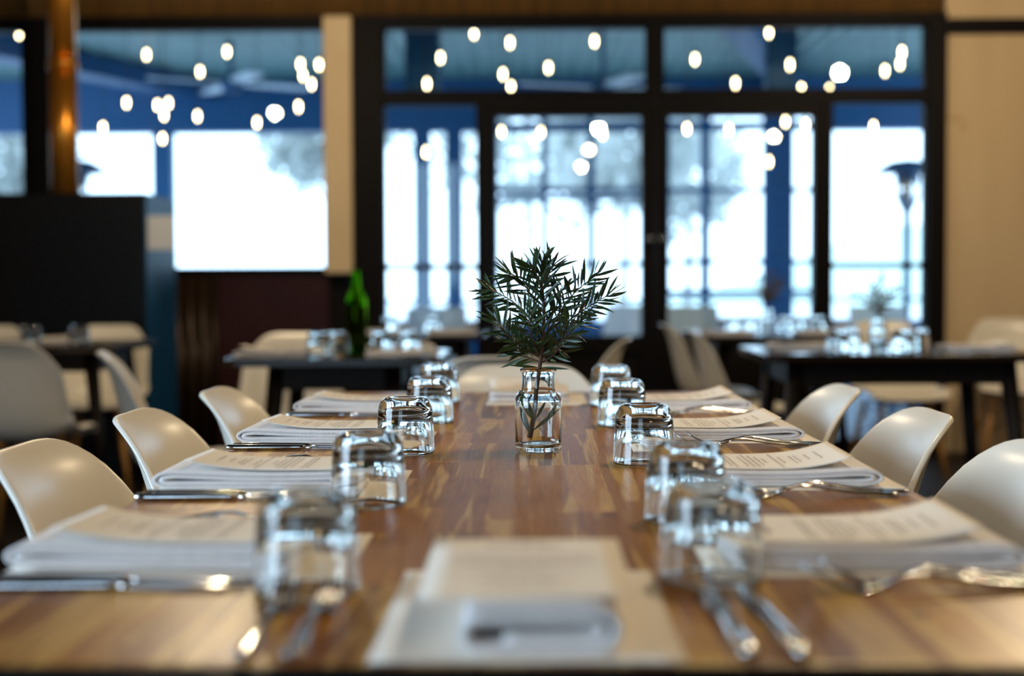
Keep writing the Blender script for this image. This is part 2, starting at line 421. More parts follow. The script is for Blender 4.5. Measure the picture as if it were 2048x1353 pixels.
window(4, 'narrow sidelight window left of the double doors', 768, 958, 0.06, Z(206), 5, bars=[zb])
window(5, 'sidelight window between the double doors and the plywood wall', 1658, 1850, 0.06, Z(206), 5, bars=[zb])
slab('trim_13', M['frame'], X(958), X(976), WY - 0.06, WY + 0.07, 0, Z(206), 'left jamb of the double doors', 'jamb')
slab('trim_14', M['frame'], X(1640), X(1658), WY - 0.06, WY + 0.07, 0, Z(206), 'right jamb of the double doors', 'jamb')
slab('trim_15', M['frame'], X(768), X(1850), WY - 0.05, WY + 0.07, 0, 0.06, 'dark threshold under the door screen', 'threshold')
def door(n, label, px0, px1, g0, g1, hx):
    e_ = empty('door_%d' % n, (0, 0, 0)); struct(e_, label, 'door')
    m_ = MB(); zk = Z(672); zh = Z(234); zt_ = Z(208)
    fb(m_, px0, g0, .065, zt_); fb(m_, g1, px1, .065, zt_); fb(m_, g0, g1, zh, zt_); fb(m_, g0, g1, zk - .1, zk)
    fb(m_, g0, g1, .065, .2)
    m_.build('door_frame', M['frame'], e_)
    MB().box(X(g0), X(g1), WY - .005, WY + .015, .2, zk - .1).build('kick_panel', M['dark_wall'], e_)
    MB().box(X(g0), X(g1), WY + .004, WY + .012, zk, zh).build('pane', M['pane'], e_)
    h_ = MB(); x = X(hx); h_.tube([(x, WY - .04, Z(482)), (x, WY - .09, Z(482))], .013)
    h_.lathe([(0, -.022), (.018, -.018), (.026, 0), (.018, .018), (0, .022)], x, WY - .1, Z(480), 16)
    h_.build('door_knob', M['steel'], e_)
door(1, 'left leaf of the glazed double doors', 977, 1309, 993, 1282, 1295)
door(2, 'right leaf of the glazed double doors', 1311, 1639, 1335, 1624, 1322)

# cream board in front of the jamb
tag(MB().box(X(650, 8.28), X(706, 8.28), 8.26, 8.31, Z(546, 8.28), Z(30, 8.28)).build('timber_board', M['cream_board'], bevel=.012),
    'tall pale cream board hanging upright beside the left window', 'board')

# fireplace block with its blue-lit side, copper flue
FY = 7.35; fxr = X(292, FY)
fe = empty('fireplace_enclosure', (fxr - .85, FY + .3, 0)); tag(fe, 'tall matt black fireplace enclosure under the copper flue', 'fireplace')
MB().box(-.85, .85, -.3, .3, 0, Z(382, FY)).build('body', M['black'], fe, bevel=.01)
MB().box(.851, .858, -.3, .3, 0, Z(384, FY)).build('blue_lit_side', M['outdoor_metal'], fe)  # blue window light on this side, put into the panel's colour
MB().box(.859, X(319, 7.06) - fe.location.x, -.29, -.25, Z(495, 7.2), Z(426, 7.2)).build('white_notice', M['white_furn'], fe)
fl = empty('flue_pipe', (X(95, FY), FY + .3, Z(382, FY)))
tag(fl, 'shiny copper flue pipe rising from the black fireplace', 'pipe')
zj = Z(104, FY) - fl.location.z
MB().lathe([(.074, 0), (.074, zj)], seg=40).build('lower_pipe', M['copper'], fl)
MB().lathe([(.079, zj - .03), (.079, zj + .02)], seg=40).build('collar', M['copper'], fl)
MB().lathe([(.071, zj + .02), (.071, 3.099 - fl.location.z)], seg=40).build('upper_pipe', M['copper'], fl)

# ------------------------------------------------------------------ outside: patio
slab('patio_floor', M['deck'], -9, 9, 8.6, 14.5, -.12, -.02, 'grey paved patio beyond the windows', 'patio')
slab('distant_ground', M['ground'], -60, 60, 14.5, 120, -.6, -.3, 'pale open ground beyond the patio', 'ground')
rf = MB(); n = 500; v = []; ff = []
for i in range(n + 1):
    x = -9 + 18 * i / n; zz = 2.93 + .012 * math.sin(i * math.pi / 2.0)
    v += [(x, 8.55, zz), (x, 14.2, zz - .02)]
for i in range(n): ff.append((2 * i, 2 * i + 1, 2 * i + 3, 2 * i + 2))
rf.add(v, ff, False)
struct(rf.build('patio_ceiling', M['outdoor_roof'], solid=.004), 'corrugated roof lining over the patio', 'roof')
BY = 13.3
def beam(px0, px1, py, nm='patio_beam', lab=''):
    return struct(MB().box(X(px0, BY), X(px1, BY), BY, BY + .2, Z(py, BY), 2.91).build(nm, M['outdoor_metal']), lab, 'beam')
beam(-400, 975, 262, 'patio_beam', 'deep blue edge beam of the patio at the left')
beam(975, 1652, 234, 'patio_beam', 'deep blue edge beam of the patio beyond the doors')
beam(1652, 2600, 262, 'patio_beam', 'deep blue edge beam of the patio at the right')
for px0, px1, lab in ((306, 345, 'blue patio post beyond the left window'), (828, 862, 'first blue patio post seen through the left sidelight'),
                      (892, 926, 'second blue patio post seen through the left sidelight'), (1404, 1421, 'slim blue patio post seen through the right door'),
                      (1540, 1588, 'broad blue patio post seen through the right door')):
    struct(MB().box(X(px0, BY), X(px1, BY), BY + .02, BY + .18, -.02, 2.45 if px0 < 960 else Z(234, BY)).build('patio_post', M['outdoor_metal']), lab, 'post')
# steel framed outer screen beyond the doors
sc_ = empty('patio_screen', (0, BY - .05, 0)); struct(sc_, 'steel framed glazed screen at the patio edge beyond the doors', 'screen')
m_ = MB()
for a_, b_ in ((988, 994), (1086, 1092), (1178, 1186), (1286, 1292), (1328, 1334), (1527, 1533), (1636, 1642)): m_.box(X(a_ - 4, BY), X(b_ + 4, BY), -.03, .03, 0, Z(234, BY))
m_.build('upright_bars', M['outdoor_metal'], sc_)
m_ = MB()
for (a_, b_, p0, p1) in ((990, 1290, 250, 263), (990, 1290, 379, 384), (990, 1290, 397, 401), (1330, 1640, 250, 262), (1330, 1640, 381, 386), (990, 1290, 527, 532), (1330, 1640, 523, 528), (1330, 1640, 583, 590)):
    m_.box(X(a_, BY), X(b_, BY), -.025, .025, Z(p1 + 3, BY), Z(p0 - 3, BY))
m_.build('rails', M['outdoor_metal'], sc_)
# dark diagonal rafters
for (xa, xb, w_, lab) in ((-5.2, -3.2, .3, 'dark rafter crossing the patio roof at the left'), (.95, 2.35, .22, 'dark rafter crossing the patio roof above the right door')):
    r_ = MB(); ya, yb = 8.7, 13.3
    r_.add([(xa, ya, 2.75), (xa + w_, ya, 2.75), (xb + w_, yb, 2.72), (xb, yb, 2.72), (xa, ya, 2.91), (xa + w_, ya, 2.91), (xb + w_, yb, 2.89), (xb, yb, 2.89)],
           [(0, 1, 2, 3), (4, 7, 6, 5), (0, 4, 5, 1), (1, 5, 6, 2), (2, 6, 7, 3), (3, 7, 4, 0)])
    struct(r_.build('patio_rafter', M['outdoor_metal']), lab, 'rafter')
struct(MB().box(X(812, 9.6), X(880, 9.6), 9.6, 9.75, 2.27, 2.9).build('roof_bracket', M['outdoor_metal']), 'dark bracket under the patio roof behind the left clerestory', 'bracket')
struct(MB().box(X(1532, 9.6), X(1594, 9.6), 9.6, 9.75, 2.27, 2.9).build('roof_bracket', M['outdoor_metal']), 'dark bracket under the patio roof behind the right clerestory', 'bracket')
# low rail
rl = empty('patio_railing', (0, 13.9, 0)); struct(rl, 'low patio railing with a pale rail', 'railing')
m_ = MB(); m_.box(-7, 7, -.02, .02, Z(604, 13.9), Z(598, 13.9)); m_.build('top_rail', M['outdoor_metal'], rl)
m_ = MB(); m_.box(-7, 7, -.03, .03, -.02, Z(642, 13.9)); m_.build('base_board', M['outdoor_metal'], rl)
# ceiling fans
def fan(px, py, Y, rz, label):
    p = at(px, py, Y); e_ = empty('ceiling_fan', p, rz); tag(e_, label, 'fan', None)
    MB().tube([(0, 0, .05), (0, 0, 2.905 - p.z)], .018).build('downrod', M['outdoor_metal'], e_)
    MB().lathe([(0, -.07), (.06, -.06), (.09, 0), (.08, .04), (.03, .07), (0, .07)], seg=24).build('motor', M['outdoor_metal'], e_)
    for k in range(4):
        a = k * math.pi / 2; q = MB(); c, s = math.cos(a), math.sin(a)
        pts = [(.09, -.03, .0), (.2, -.07, .006), (.62, -.075, .006), (.66, 0, 0), (.62, .075, -.006), (.2, .07, -.006), (.09, .03, 0)]
        vv = [(c * x - s * y, s * x + c * y, z + dz) for dz in (0, .008) for x, y, z in pts]
        q.add(vv, [tuple(range(6, -1, -1)), tuple(range(7, 14))] + [(i, (i + 1) % 7, 7 + (i + 1) % 7, 7 + i) for i in range(7)])
        q.build('blade', M['fan_white'], e_)
fan(462, 168, 11.2, .5, 'white bladed ceiling fan on the patio beyond the left window')
fan(1205, 176, 10.6, .35, 'white bladed ceiling fan on the patio above the left door')
# patio heaters
def heater(px, ytop, Y, hoodr, label):
    p = at(px, ytop, Y); e_ = empty('patio_heater', (p.x, Y, -.02)); tag(e_, label, 'patio heater', None)
    t = p.z + .02
    MB().lathe([(0, 0), (.24, 0), (.24, .04), (.2, .5), (.05, .55), (0, .55)], seg=28).build('base', M['outdoor_metal'], e_)
    MB().tube([(0, 0, .5), (0, 0, t - .35)], .035).build('pole', M['outdoor_metal'], e_)
    MB().lathe([(.045, t - .42), (.1, t - .3), (.1, t - .1), (.06, t - .08)], seg=24).build('burner', M['steel'], e_)
    MB().lathe([(hoodr, t - .1), (hoodr * .5, t - .02), (0, t), (0, t - .012), (hoodr * .5, t - .04), (hoodr, t - .11)], seg=32).build('hood', M['outdoor_metal'], e_)
heater(1815, 318, 11.6, .27, 'mushroom shaped patio heater seen through the right sidelight')
heater(150, 318, 11.2, .26, 'mushroom shaped patio heater seen through the left window')

# outdoor tables and chairs
def outdoor_table(x, y, label):
    e_ = empty('outdoor_table', (x, y, -.02)); tag(e_, label, 'table', 'outdoor tables on the patio')
    MB().box(-.4, .4, -.35, .35, .72, .75).build('tabletop', M['tan_furn'], e_, bevel=.005)
    for sx in (-1, 1):
        for sy in (-1, 1):
            MB().box(sx * .34 - .02, sx * .34 + .02, sy * .29 - .02, sy * .29 + .02, 0, .72).build('leg', M['white_furn'], e_)
outdoor_table(X(1690, 10.4), 10.4, 'tan topped outdoor table right of the doors')
outdoor_table(X(1420, 10.9), 10.9, 'tan topped outdoor table beyond the right door')
outdoor_table(X(905, 10.3), 10.3, 'tan topped outdoor table beyond the left sidelight')
def outdoor_chair(x, y, rz, label):
    e_ = empty('outdoor_chair', (x, y, -.02), rz); tag(e_, label, 'chair', 'outdoor chairs on the patio')
    MB().box(-.22, .22, -.2, .22, .42, .45).build('seat', M['white_furn'], e_, bevel=.01)
    b_ = MB(); b_.add([(-.22, -.2, .44), (.22, -.2, .44), (.21, -.3, .86), (-.21, -.3, .86), (-.22, -.22, .44), (.22, -.22, .44), (.21, -.32, .86), (-.21, -.32, .86)],
                      [(0, 1, 2, 3), (4, 7, 6, 5), (0, 4, 5, 1), (1, 5, 6, 2), (2, 6, 7, 3), (3, 7, 4, 0)])
    b_.build('backrest', M['white_furn'], e_)
    for sx in (-1, 1):
        for sy in (-1, 1):
            MB().box(sx * .2 - .013, sx * .2 + .013, sy * .18 - .013, sy * .18 + .013, 0, .42).build('leg', M['white_furn'], e_)
outdoor_chair(X(1385, 9.6), 9.6, math.pi, 'white outdoor chair nearest the right door, seen through its glass')
outdoor_chair(X(1225, 10.0), 10.0, 2.6, 'white outdoor chair seen through the left door')
outdoor_chair(X(845, 9.3), 9.3, 2.9, 'white outdoor chair seen through the left sidelight')
outdoor_chair(X(1800, 9.4), 9.4, 3.4, 'white outdoor chair seen through the right sidelight')

# trees and hill outside
def tree(x, y, h, r, label, seed, trunk=.25):
    rnd = random.Random(seed); e_ = empty('tree', (x, y, -.3)); tag(e_, label, 'tree', None)
    MB().tube([(0, 0, 0), (.1, 0, h * .4), (0, .1, h * .8)], [trunk * .5, trunk * .35, trunk * .15]).build('trunk', M['pale_trunk'], e_)
    q = MB()
    for i in range(900):
        a = rnd.uniform(0, 6.28); u = rnd.uniform(-1, 1); rr = r * rnd.uniform(.55, 1) * (1 + .25 * math.sin(3 * a + seed) * math.cos(2.5 * u))
        c = Vector((rr * math.cos(a) * math.sqrt(1 - u * u), rr * math.sin(a) * math.sqrt(1 - u * u), h * .72 + rr * u * .8))
        d1 = Vector((rnd.gauss(0, 1), rnd.gauss(0, 1), rnd.gauss(0, 1))).normalized() * .22
        d2 = Vector((rnd.gauss(0, 1), rnd.gauss(0, 1), rnd.gauss(0, 1))).normalized() * .1
        q.add([c - d1, c + d2, c + d1, c - d2], [(0, 1, 2, 3)])
    q.build('foliage', M['sunlit_leaf'], e_, fix=False)
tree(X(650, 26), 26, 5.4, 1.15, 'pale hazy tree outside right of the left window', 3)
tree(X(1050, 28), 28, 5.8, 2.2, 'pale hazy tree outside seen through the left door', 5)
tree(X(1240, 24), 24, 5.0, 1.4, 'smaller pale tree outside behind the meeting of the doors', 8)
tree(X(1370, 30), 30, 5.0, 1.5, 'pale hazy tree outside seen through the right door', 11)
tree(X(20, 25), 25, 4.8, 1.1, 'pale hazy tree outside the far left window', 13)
hl = MB(); v = []; ff = []
for i in range(41):
    for j in range(9):
        x = -10 + 60 * i / 40; y = 70 + 30 * j / 8
        v.append((x, y, -.6 + 5.2 * math.exp(-((x - 24) / 11) ** 2 - ((y - 86) / 9) ** 2)))
for i in range(40):
    for j in range(8): ff.append((i * 9 + j, (i + 1) * 9 + j, (i + 1) * 9 + j + 1, i * 9 + j + 1))
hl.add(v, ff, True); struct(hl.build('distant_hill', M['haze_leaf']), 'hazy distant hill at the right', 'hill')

# lamp reflections in the panes, built as hanging bulbs beyond the glass
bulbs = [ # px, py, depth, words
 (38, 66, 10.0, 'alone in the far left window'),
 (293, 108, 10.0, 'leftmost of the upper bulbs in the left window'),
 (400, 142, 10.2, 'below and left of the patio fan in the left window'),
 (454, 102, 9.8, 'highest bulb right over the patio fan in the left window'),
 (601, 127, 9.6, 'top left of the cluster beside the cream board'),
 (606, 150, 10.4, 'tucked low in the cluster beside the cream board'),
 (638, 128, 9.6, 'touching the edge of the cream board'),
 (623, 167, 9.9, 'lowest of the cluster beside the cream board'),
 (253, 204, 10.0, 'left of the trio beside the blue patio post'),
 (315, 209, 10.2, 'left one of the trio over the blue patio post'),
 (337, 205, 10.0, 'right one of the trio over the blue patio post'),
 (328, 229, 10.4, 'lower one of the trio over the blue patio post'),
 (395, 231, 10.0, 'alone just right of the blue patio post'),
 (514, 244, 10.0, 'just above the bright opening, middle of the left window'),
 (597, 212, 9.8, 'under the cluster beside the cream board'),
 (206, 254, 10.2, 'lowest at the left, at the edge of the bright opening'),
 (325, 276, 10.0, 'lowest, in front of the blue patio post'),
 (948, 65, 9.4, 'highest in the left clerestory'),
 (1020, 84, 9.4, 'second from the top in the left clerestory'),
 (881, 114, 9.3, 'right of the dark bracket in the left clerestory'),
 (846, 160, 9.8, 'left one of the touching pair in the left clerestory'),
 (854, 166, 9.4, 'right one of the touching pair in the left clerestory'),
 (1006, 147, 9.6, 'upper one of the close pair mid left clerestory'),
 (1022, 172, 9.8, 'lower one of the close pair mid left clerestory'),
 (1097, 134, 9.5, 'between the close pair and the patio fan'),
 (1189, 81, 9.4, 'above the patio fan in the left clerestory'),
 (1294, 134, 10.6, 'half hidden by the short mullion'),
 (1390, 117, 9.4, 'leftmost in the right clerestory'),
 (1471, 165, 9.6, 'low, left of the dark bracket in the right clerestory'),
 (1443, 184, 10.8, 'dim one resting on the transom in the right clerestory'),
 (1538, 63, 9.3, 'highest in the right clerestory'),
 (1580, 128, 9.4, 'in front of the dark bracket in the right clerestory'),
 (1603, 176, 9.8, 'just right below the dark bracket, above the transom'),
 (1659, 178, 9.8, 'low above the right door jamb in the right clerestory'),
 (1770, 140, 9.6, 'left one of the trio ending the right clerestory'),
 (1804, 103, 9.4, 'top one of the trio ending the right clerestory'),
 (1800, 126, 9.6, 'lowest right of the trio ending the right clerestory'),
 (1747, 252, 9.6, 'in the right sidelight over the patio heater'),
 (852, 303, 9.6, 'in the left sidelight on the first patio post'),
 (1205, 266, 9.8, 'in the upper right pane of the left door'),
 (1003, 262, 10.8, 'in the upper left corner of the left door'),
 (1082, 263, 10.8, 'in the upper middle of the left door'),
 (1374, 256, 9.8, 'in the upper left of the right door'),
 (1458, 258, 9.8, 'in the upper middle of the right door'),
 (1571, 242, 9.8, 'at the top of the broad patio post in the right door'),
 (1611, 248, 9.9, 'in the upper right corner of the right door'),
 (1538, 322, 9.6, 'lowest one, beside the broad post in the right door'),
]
pb = empty('bulb_reflection')
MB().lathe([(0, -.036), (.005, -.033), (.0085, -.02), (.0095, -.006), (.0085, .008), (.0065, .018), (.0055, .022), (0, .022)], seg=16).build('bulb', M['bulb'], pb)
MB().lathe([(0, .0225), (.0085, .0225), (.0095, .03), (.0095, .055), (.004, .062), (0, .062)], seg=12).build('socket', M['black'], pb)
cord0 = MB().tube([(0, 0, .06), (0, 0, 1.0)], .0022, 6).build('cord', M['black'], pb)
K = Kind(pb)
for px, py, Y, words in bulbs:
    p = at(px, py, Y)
    o = K.place(p, 0, 'lamp reflection built as a warm bulb ' + words, 'pendant bulb', 'lamp reflections built as bulbs beyond the windows')
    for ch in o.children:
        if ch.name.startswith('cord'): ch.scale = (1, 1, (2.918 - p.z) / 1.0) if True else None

# ------------------------------------------------------------------ chairs
def make_chair():
    e_ = empty('shell_chair')
    prof = [(.232, .418), (.222, .436), (.19, .447), (.13, .443), (.06, .432), (-.01, .424), (-.07, .425), (-.12, .437), (-.158, .464), (-.182, .505),
            (-.198, .555), (-.21, .61), (-.221, .665), (-.232, .715), (-.245, .762), (-.262, .795), (-.282, .812)]
    hw_ = [.19, .2, .213, .224, .229, .231, .231, .229, .226, .222, .219, .216, .213, .209, .204, .198, .19]
    curl = [.0, .008, .022, .036, .046, .056, .068, .082, .095, .098, .092, .082, .07, .058, .044, .028, .016]
    n_ = len(prof)
    def interp(a, t):
        t = max(0, min(n_ - 1.0001, t)); i = int(t); f_ = t - i
        if isinstance(a[0], tuple):
            g = lambda k: Vector(a[max(0, min(n_ - 1, k))])
            p0, p1, p2, p3 = g(i - 1), g(i), g(i + 1), g(i + 2)
            return 0.5 * ((2 * p1) + (-p0 + p2) * f_ + (2 * p0 - 5 * p1 + 4 * p2 - p3) * f_ ** 2 + (-p0 + 3 * p1 - 3 * p2 + p3) * f_ ** 3)
        return a[i] * (1 - f_) + a[i + 1] * f_
    R, Cn = 44, 28; v = []; ff = []
    for r in range(R + 1):
        for c in range(Cn + 1):
            u = -1 + 2 * c / Cn; u = math.sin(u * math.pi / 2) * .35 + u * .65; au = abs(u)
            s = r / R; lo = .06 * au ** 4; hi = 1 - .23 * au ** 3.4
            t = (lo + (hi - lo) * s) * (n_ - 1)
            p = interp(prof, t); q = interp(prof, min(t + .2, n_ - 1.001)); p_ = interp(prof, max(t - .2, 0))
            tg = (q - p_).normalized(); nrm = Vector((tg.y, -tg.x))      # f,z -> normal up / forward
            if nrm.y < 0 and t < 6: nrm = -nrm
            if t >= 6 and nrm.x < 0: nrm = -nrm
            w = interp(hw_, t); d = interp(curl, t) * au ** 2.3
            fl = max(0, (au - .86) / .14)
            d -= fl * fl * .012                                       # rolled lip
            x = u * (w + .004 * fl)
            v.append((x, p.x + nrm.x * d, p.y + nrm.y * d))
    for r in range(R):
        for c in range(Cn):
            i = r * (Cn + 1) + c; ff.append((i, i + 1, i + Cn + 2, i + Cn + 1))
    m_ = MB(); m_.add(v, ff, True)
    o = m_.build('seat_shell', M['shell'], e_, fix=False)
    k = o.modifiers.new('solid', 'SOLIDIFY'); k.thickness = .009; k.offset = -1; k.use_quality_normals = True
    k = o.modifiers.new('bevel', 'BEVEL'); k.width = .0035; k.segments = 3; k.limit_method = 'ANGLE'; k.angle_limit = 1.0
    for sx in (-1, 1):
        for sf, top in ((1, .405), (-1, .395)):
            MB().tube([(sx * .125, sf * .12, top), (sx * .165, sf * .165, .2), (sx * .2, sf * .21 - .0, .0)], [.012, .0155, .0105], 14).build('leg', M['leg_wood'], e_)
    w_ = MB()
    w_.tube([(-.128, .123, .385), (.165, .165, .2)], .004, 6); w_.tube([(.128, .123, .385), (-.165, .165, .2)], .004, 6)
    w_.tube([(-.128, -.123, .385), (.165, -.165, .2)], .004, 6); w_.tube([(.128, -.123, .385), (-.165, -.165, .2)], .004, 6)
    w_.tube([(-.128, -.123, .385), (-.165, .165, .2)], .004, 6); w_.tube([(.128, -.123, .385), (.165, .165, .2)], .004, 6)
    w_.box(-.13, .13, -.128, -.112, .39, .402); w_.box(-.13, .13, .112, .128, .398, .412)
    w_.build('wire_brace', M['strut'], e_)
    return e_
CH = Kind(make_chair())
G1 = 'cream shell chairs along the wooden table'; G2 = 'cream shell chairs at the other tables'
def chair(x, y, face, label, group):
    # face = direction the sitter looks, degrees from +X
    CH.place((x, y, 0), math.radians(face - 90), label, 'chair', group, .972)
chair(-.385, 1.79, 0, 'nearest cream shell chair on the left of the wooden table', G1)
chair(-.375, 2.26, 0, 'middle cream shell chair on the left of the wooden table', G1)
chair(-.355, 2.75, 0, 'farthest cream shell chair on the left of the wooden table', G1)
chair(.385, 1.76, 180, 'nearest cream shell chair on the right, cut by the picture edge', G1)
chair(.375, 2.24, 180, 'middle cream shell chair on the right of the wooden table', G1)
chair(.36, 2.78, 180, 'farthest cream shell chair on the right of the wooden table', G1)
chair(-.02, 3.29, 270, 'cream shell chair at the far head of the wooden table, behind the vase', G1)
chair(-.17, 4.25, 110, 'cream shell chair with its back to the far head chair', G2)
chair(X(590, 6.0), 5.74, 268, 'cream shell chair facing the camera behind the table with the green bottle', G2)
chair(X(15, 5.2), 5.35, 88, 'cream shell chair seen from behind at the far left edge', G2)
chair(X(212, 7.1), 6.95, 272, 'cream shell chair facing the camera behind the left table, by the fireplace', G2)
chair(X(245, 4.4) + .2, 4.4, 14, 'cream shell chair turned side on, right of the left table', G2)
chair(X(-30, 7.1), 6.95, 272, 'cream shell chair barely showing at the left edge behind the left table', G2)
chair(X(1250, 5.35) - .25, 5.35, 172, 'cream shell chair side on, just right of the bottlebrush sprig', G2)
chair(X(1318, 7.1) + .28, 7.1, 0, 'farther of the two side-on cream shell chairs facing right', G2)
chair(X(1362, 6.3) + .28, 6.2, 0, 'nearer of the two side-on cream shell chairs facing right', G2)
chair(X(2010, 7.9), 7.75, 262, 'cream shell chair against the plywood wall', G2)
chair(X(1760, 7.5) + .04, 7.3, 275, 'cream shell chair behind the right table, seen under its top', G2)

# ------------------------------------------------------------------ main table
TX = .456; TY0, TY1 = .917, 3.26
mt = empty('dining_table', (0, (TY0 + TY1) / 2, 0)); tag(mt, 'long acacia wood dining table laid for ten in the foreground', 'table')
hy = (TY1 - TY0) / 2
MB().box(-TX, TX, -hy, hy, TZ - .034, TZ).build('tabletop', M['table'], mt, bevel=.003)
MB().box(-TX + .002, TX - .002, -hy - .006, -hy - .0005, TZ - .05, TZ - .001).build('end_shade_band', M['black'], mt)  # black strip added where the table end falls into shade
MB().box(-.06, .06, -hy + .3, hy - .35, TZ - .10, TZ - .036).build('support_rail', M['black'], mt)
for sy in (-1, 1):
    for sx in (-1, 1):
        l_ = MB(); y = sy * (hy - .1 if sy < 0 else hy - .1)
        l_.tube([(sx * .40, y, TZ - .036), (sx * .42, y, 0)], [.03, .022], 12); l_.build('leg', M['black'], mt)

# other tables
def dark_table(x0, x1, y0, y1, label, rad=.05, ins=.1):
    cx, cy = (x0 + x1) / 2, (y0 + y1) / 2; e_ = empty('restaurant_table', (cx, cy, 0)); tag(e_, label, 'table', 'dark restaurant tables')
    a, b_ = (x1 - x0) / 2, (y1 - y0) / 2
    pts = []
    for (qx, qy, st) in ((1, 1, 0), (-1, 1, 90), (-1, -1, 180), (1, -1, 270)):
        for k in range(7):
            t = math.radians(st + 15 * k); pts.append((qx * (a - rad) + rad * math.cos(t), qy * (b_ - rad) + rad * math.sin(t)))
    n_ = len(pts); tm = MB()
    tm.add([(p[0], p[1], TZ - .028) for p in pts] + [(p[0], p[1], TZ) for p in pts],
           [tuple(range(n_ - 1, -1, -1)), tuple(range(n_, 2 * n_))] + [(i, (i + 1) % n_, n_ + (i + 1) % n_, n_ + i) for i in range(n_)])
    tm.build('tabletop', M['dark_table'], e_, bevel=.004)
    ap = MB(); ax, ay = a - ins, b_ - .1
    ap.box(-ax, ax, -ay, -ay + .02, TZ - .11, TZ - .03); ap.box(-ax, ax, ay - .02, ay, TZ - .11, TZ - .03)
    ap.box(-ax, -ax + .02, -ay + .02, ay - .02, TZ - .11, TZ - .03); ap.box(ax - .02, ax, -ay + .02, ay - .02, TZ - .11, TZ - .03)
    ap.build('apron', M['dark_leg'], e_)
    for sx in (-1, 1):
        for sy in (-1, 1):
            MB().tube([(sx * (ax - .02), sy * (ay - .02), TZ - .03), (sx * (ax + .05), sy * (ay + .04), 0)], [.032, .018], 12).build('leg', M['dark_leg'], e_)
    return e_
T1 = (-1.03, -.30, 4.72, 5.42); dark_table(*T1, 'dark table left of centre with the green bottle on it', ins=.15)
T2 = (-.86, -.22, 6.9, 7.6); dark_table(*T2, 'dark table behind the green bottle table, near the left sidelight')
T3 = (.80, 1.55, 6.6, 7.6); dark_table(*T3, 'dark table in front of the right door')
T4 = (.82, 1.80, 4.90, 5.62); dark_table(*T4, 'dark table at the right with a sprig and glasses, nearest on that side')
T5 = (-2.95, -1.70, 5.75, 6.5); dark_table(*T5, 'dark table at the far left in front of the fireplace')

# ------------------------------------------------------------------ glassware
def make_tumbler():
    h = .082; ro = .0425
    out = [(ro, .0008), (ro + .0002, .004), (.0422, .02), (.0412, .045), (.0398, .062), (.0382, .0705), (.0352, .0768), (.031, .0804), (.026, .082), (.020, .0822), (.014, .0812), (.006, .0803), (0, .08)]
    inn = [(0, .0665), (.010, .066), (.020, .0648), (.029, .0615), (.0345, .0550), (.0370, .046), (.0388, .03), (.0401, .012), (.0407, .003), (.0412, .0004)]
    m_ = MB(); m_.lathe(out + inn, seg=64, closed=True)
    return m_.build('water_tumbler', M['glass'])
TB = Kind(make_tumbler())
G3 = 'upside-down tumblers on the wooden table'; G4 = 'upside-down tumblers on the dark tables'
def tumbler_at(px, py, label, group=G3, z=TZ + .0006):
    p = on(px, py, TZ); TB.place((p.x, p.y, z), random.Random(px).uniform(0, 3), label, 'glass', group)
tumbler_at(614, 1184, 'nearest upside-down tumbler on the left of the wooden table')
tumbler_at(737, 1010, 'second upside-down tumbler from the front on the left row')
tumbler_at(811, 907, 'sharpest, third upside-down tumbler of the left row')
tumbler_at(859, 846, 'fourth upside-down tumbler from the front on the left row')
tumbler_at(878, 805, 'farthest upside-down tumbler of the left row')
tumbler_at(1424, 1160, 'nearest upside-down tumbler on the right of the wooden table')
tumbler_at(1371, 1043, 'second upside-down tumbler from the front on the right row')
tumbler_at(1288, 928, 'third upside-down tumbler of the right row, sharply in focus')
tumbler_at(1244, 853, 'fourth upside-down tumbler from the front on the right row')
tumbler_at(1222, 812, 'farthest upside-down tumbler of the right row')

def make_vase():
    out = [(.0, .0035), (.02, .003), (.031, .0012), (.0335, .002), (.0343, .006), (.0345, .012), (.0345, .07), (.0342, .078), (.0325, .0845), (.0285, .089), (.0252, .0915), (.0242, .096),
           (.0242, .112), (.0247, .116), (.0265, .1185), (.0272, .121), (.0262, .1235), (.0245, .1238)]
    inn = [(.0222, .122), (.0218, .112), (.0218, .096), (.0235, .0885), (.0275, .084), (.0305, .0795), (.0317, .074), (.032, .066), (.032, .014), (.0295, .009), (.015, .0075), (0, .008)]
    return MB().lathe(out + inn, seg=64).build('glass_vase', M['glass'])
VZ = Kind(make_vase())
vp = on(1077, 904)
VY = vp.y
VZ.place((vp.x, vp.y, TZ + .0002), 0, 'clear apothecary bottle vase at the middle of the wooden table', 'vase', 'small bottle vases')

def leaf(mb, p, d, n_, L, w):
    d = d.normalized(); s = d.cross(n_)
    if s.length < .01: s = d.cross(Vector((0, 0, 1)))
    s.normalize(); up = s.cross(d)
    P = []
    for t, k in ((0, .12), (.18, .62), (.42, 1), (.68, .85), (.88, .4)):
        c = p + d * (L * t) - up * (L * .12 * t * t)
        P += [c - s * (w * k / 2) + up * w * .12 * k, c, c + s * (w * k / 2) + up * w * .12 * k]
    P.append(p + d * L - up * (L * .14))
    f_ = []
    for i in range(4):
        a = i * 3; f_ += [(a, a + 3, a + 4, a + 1), (a + 1, a + 4, a + 5, a + 2)]
    f_ += [(12, 15, 13), (13, 15, 14)]
    mb.add(P, f_, True)

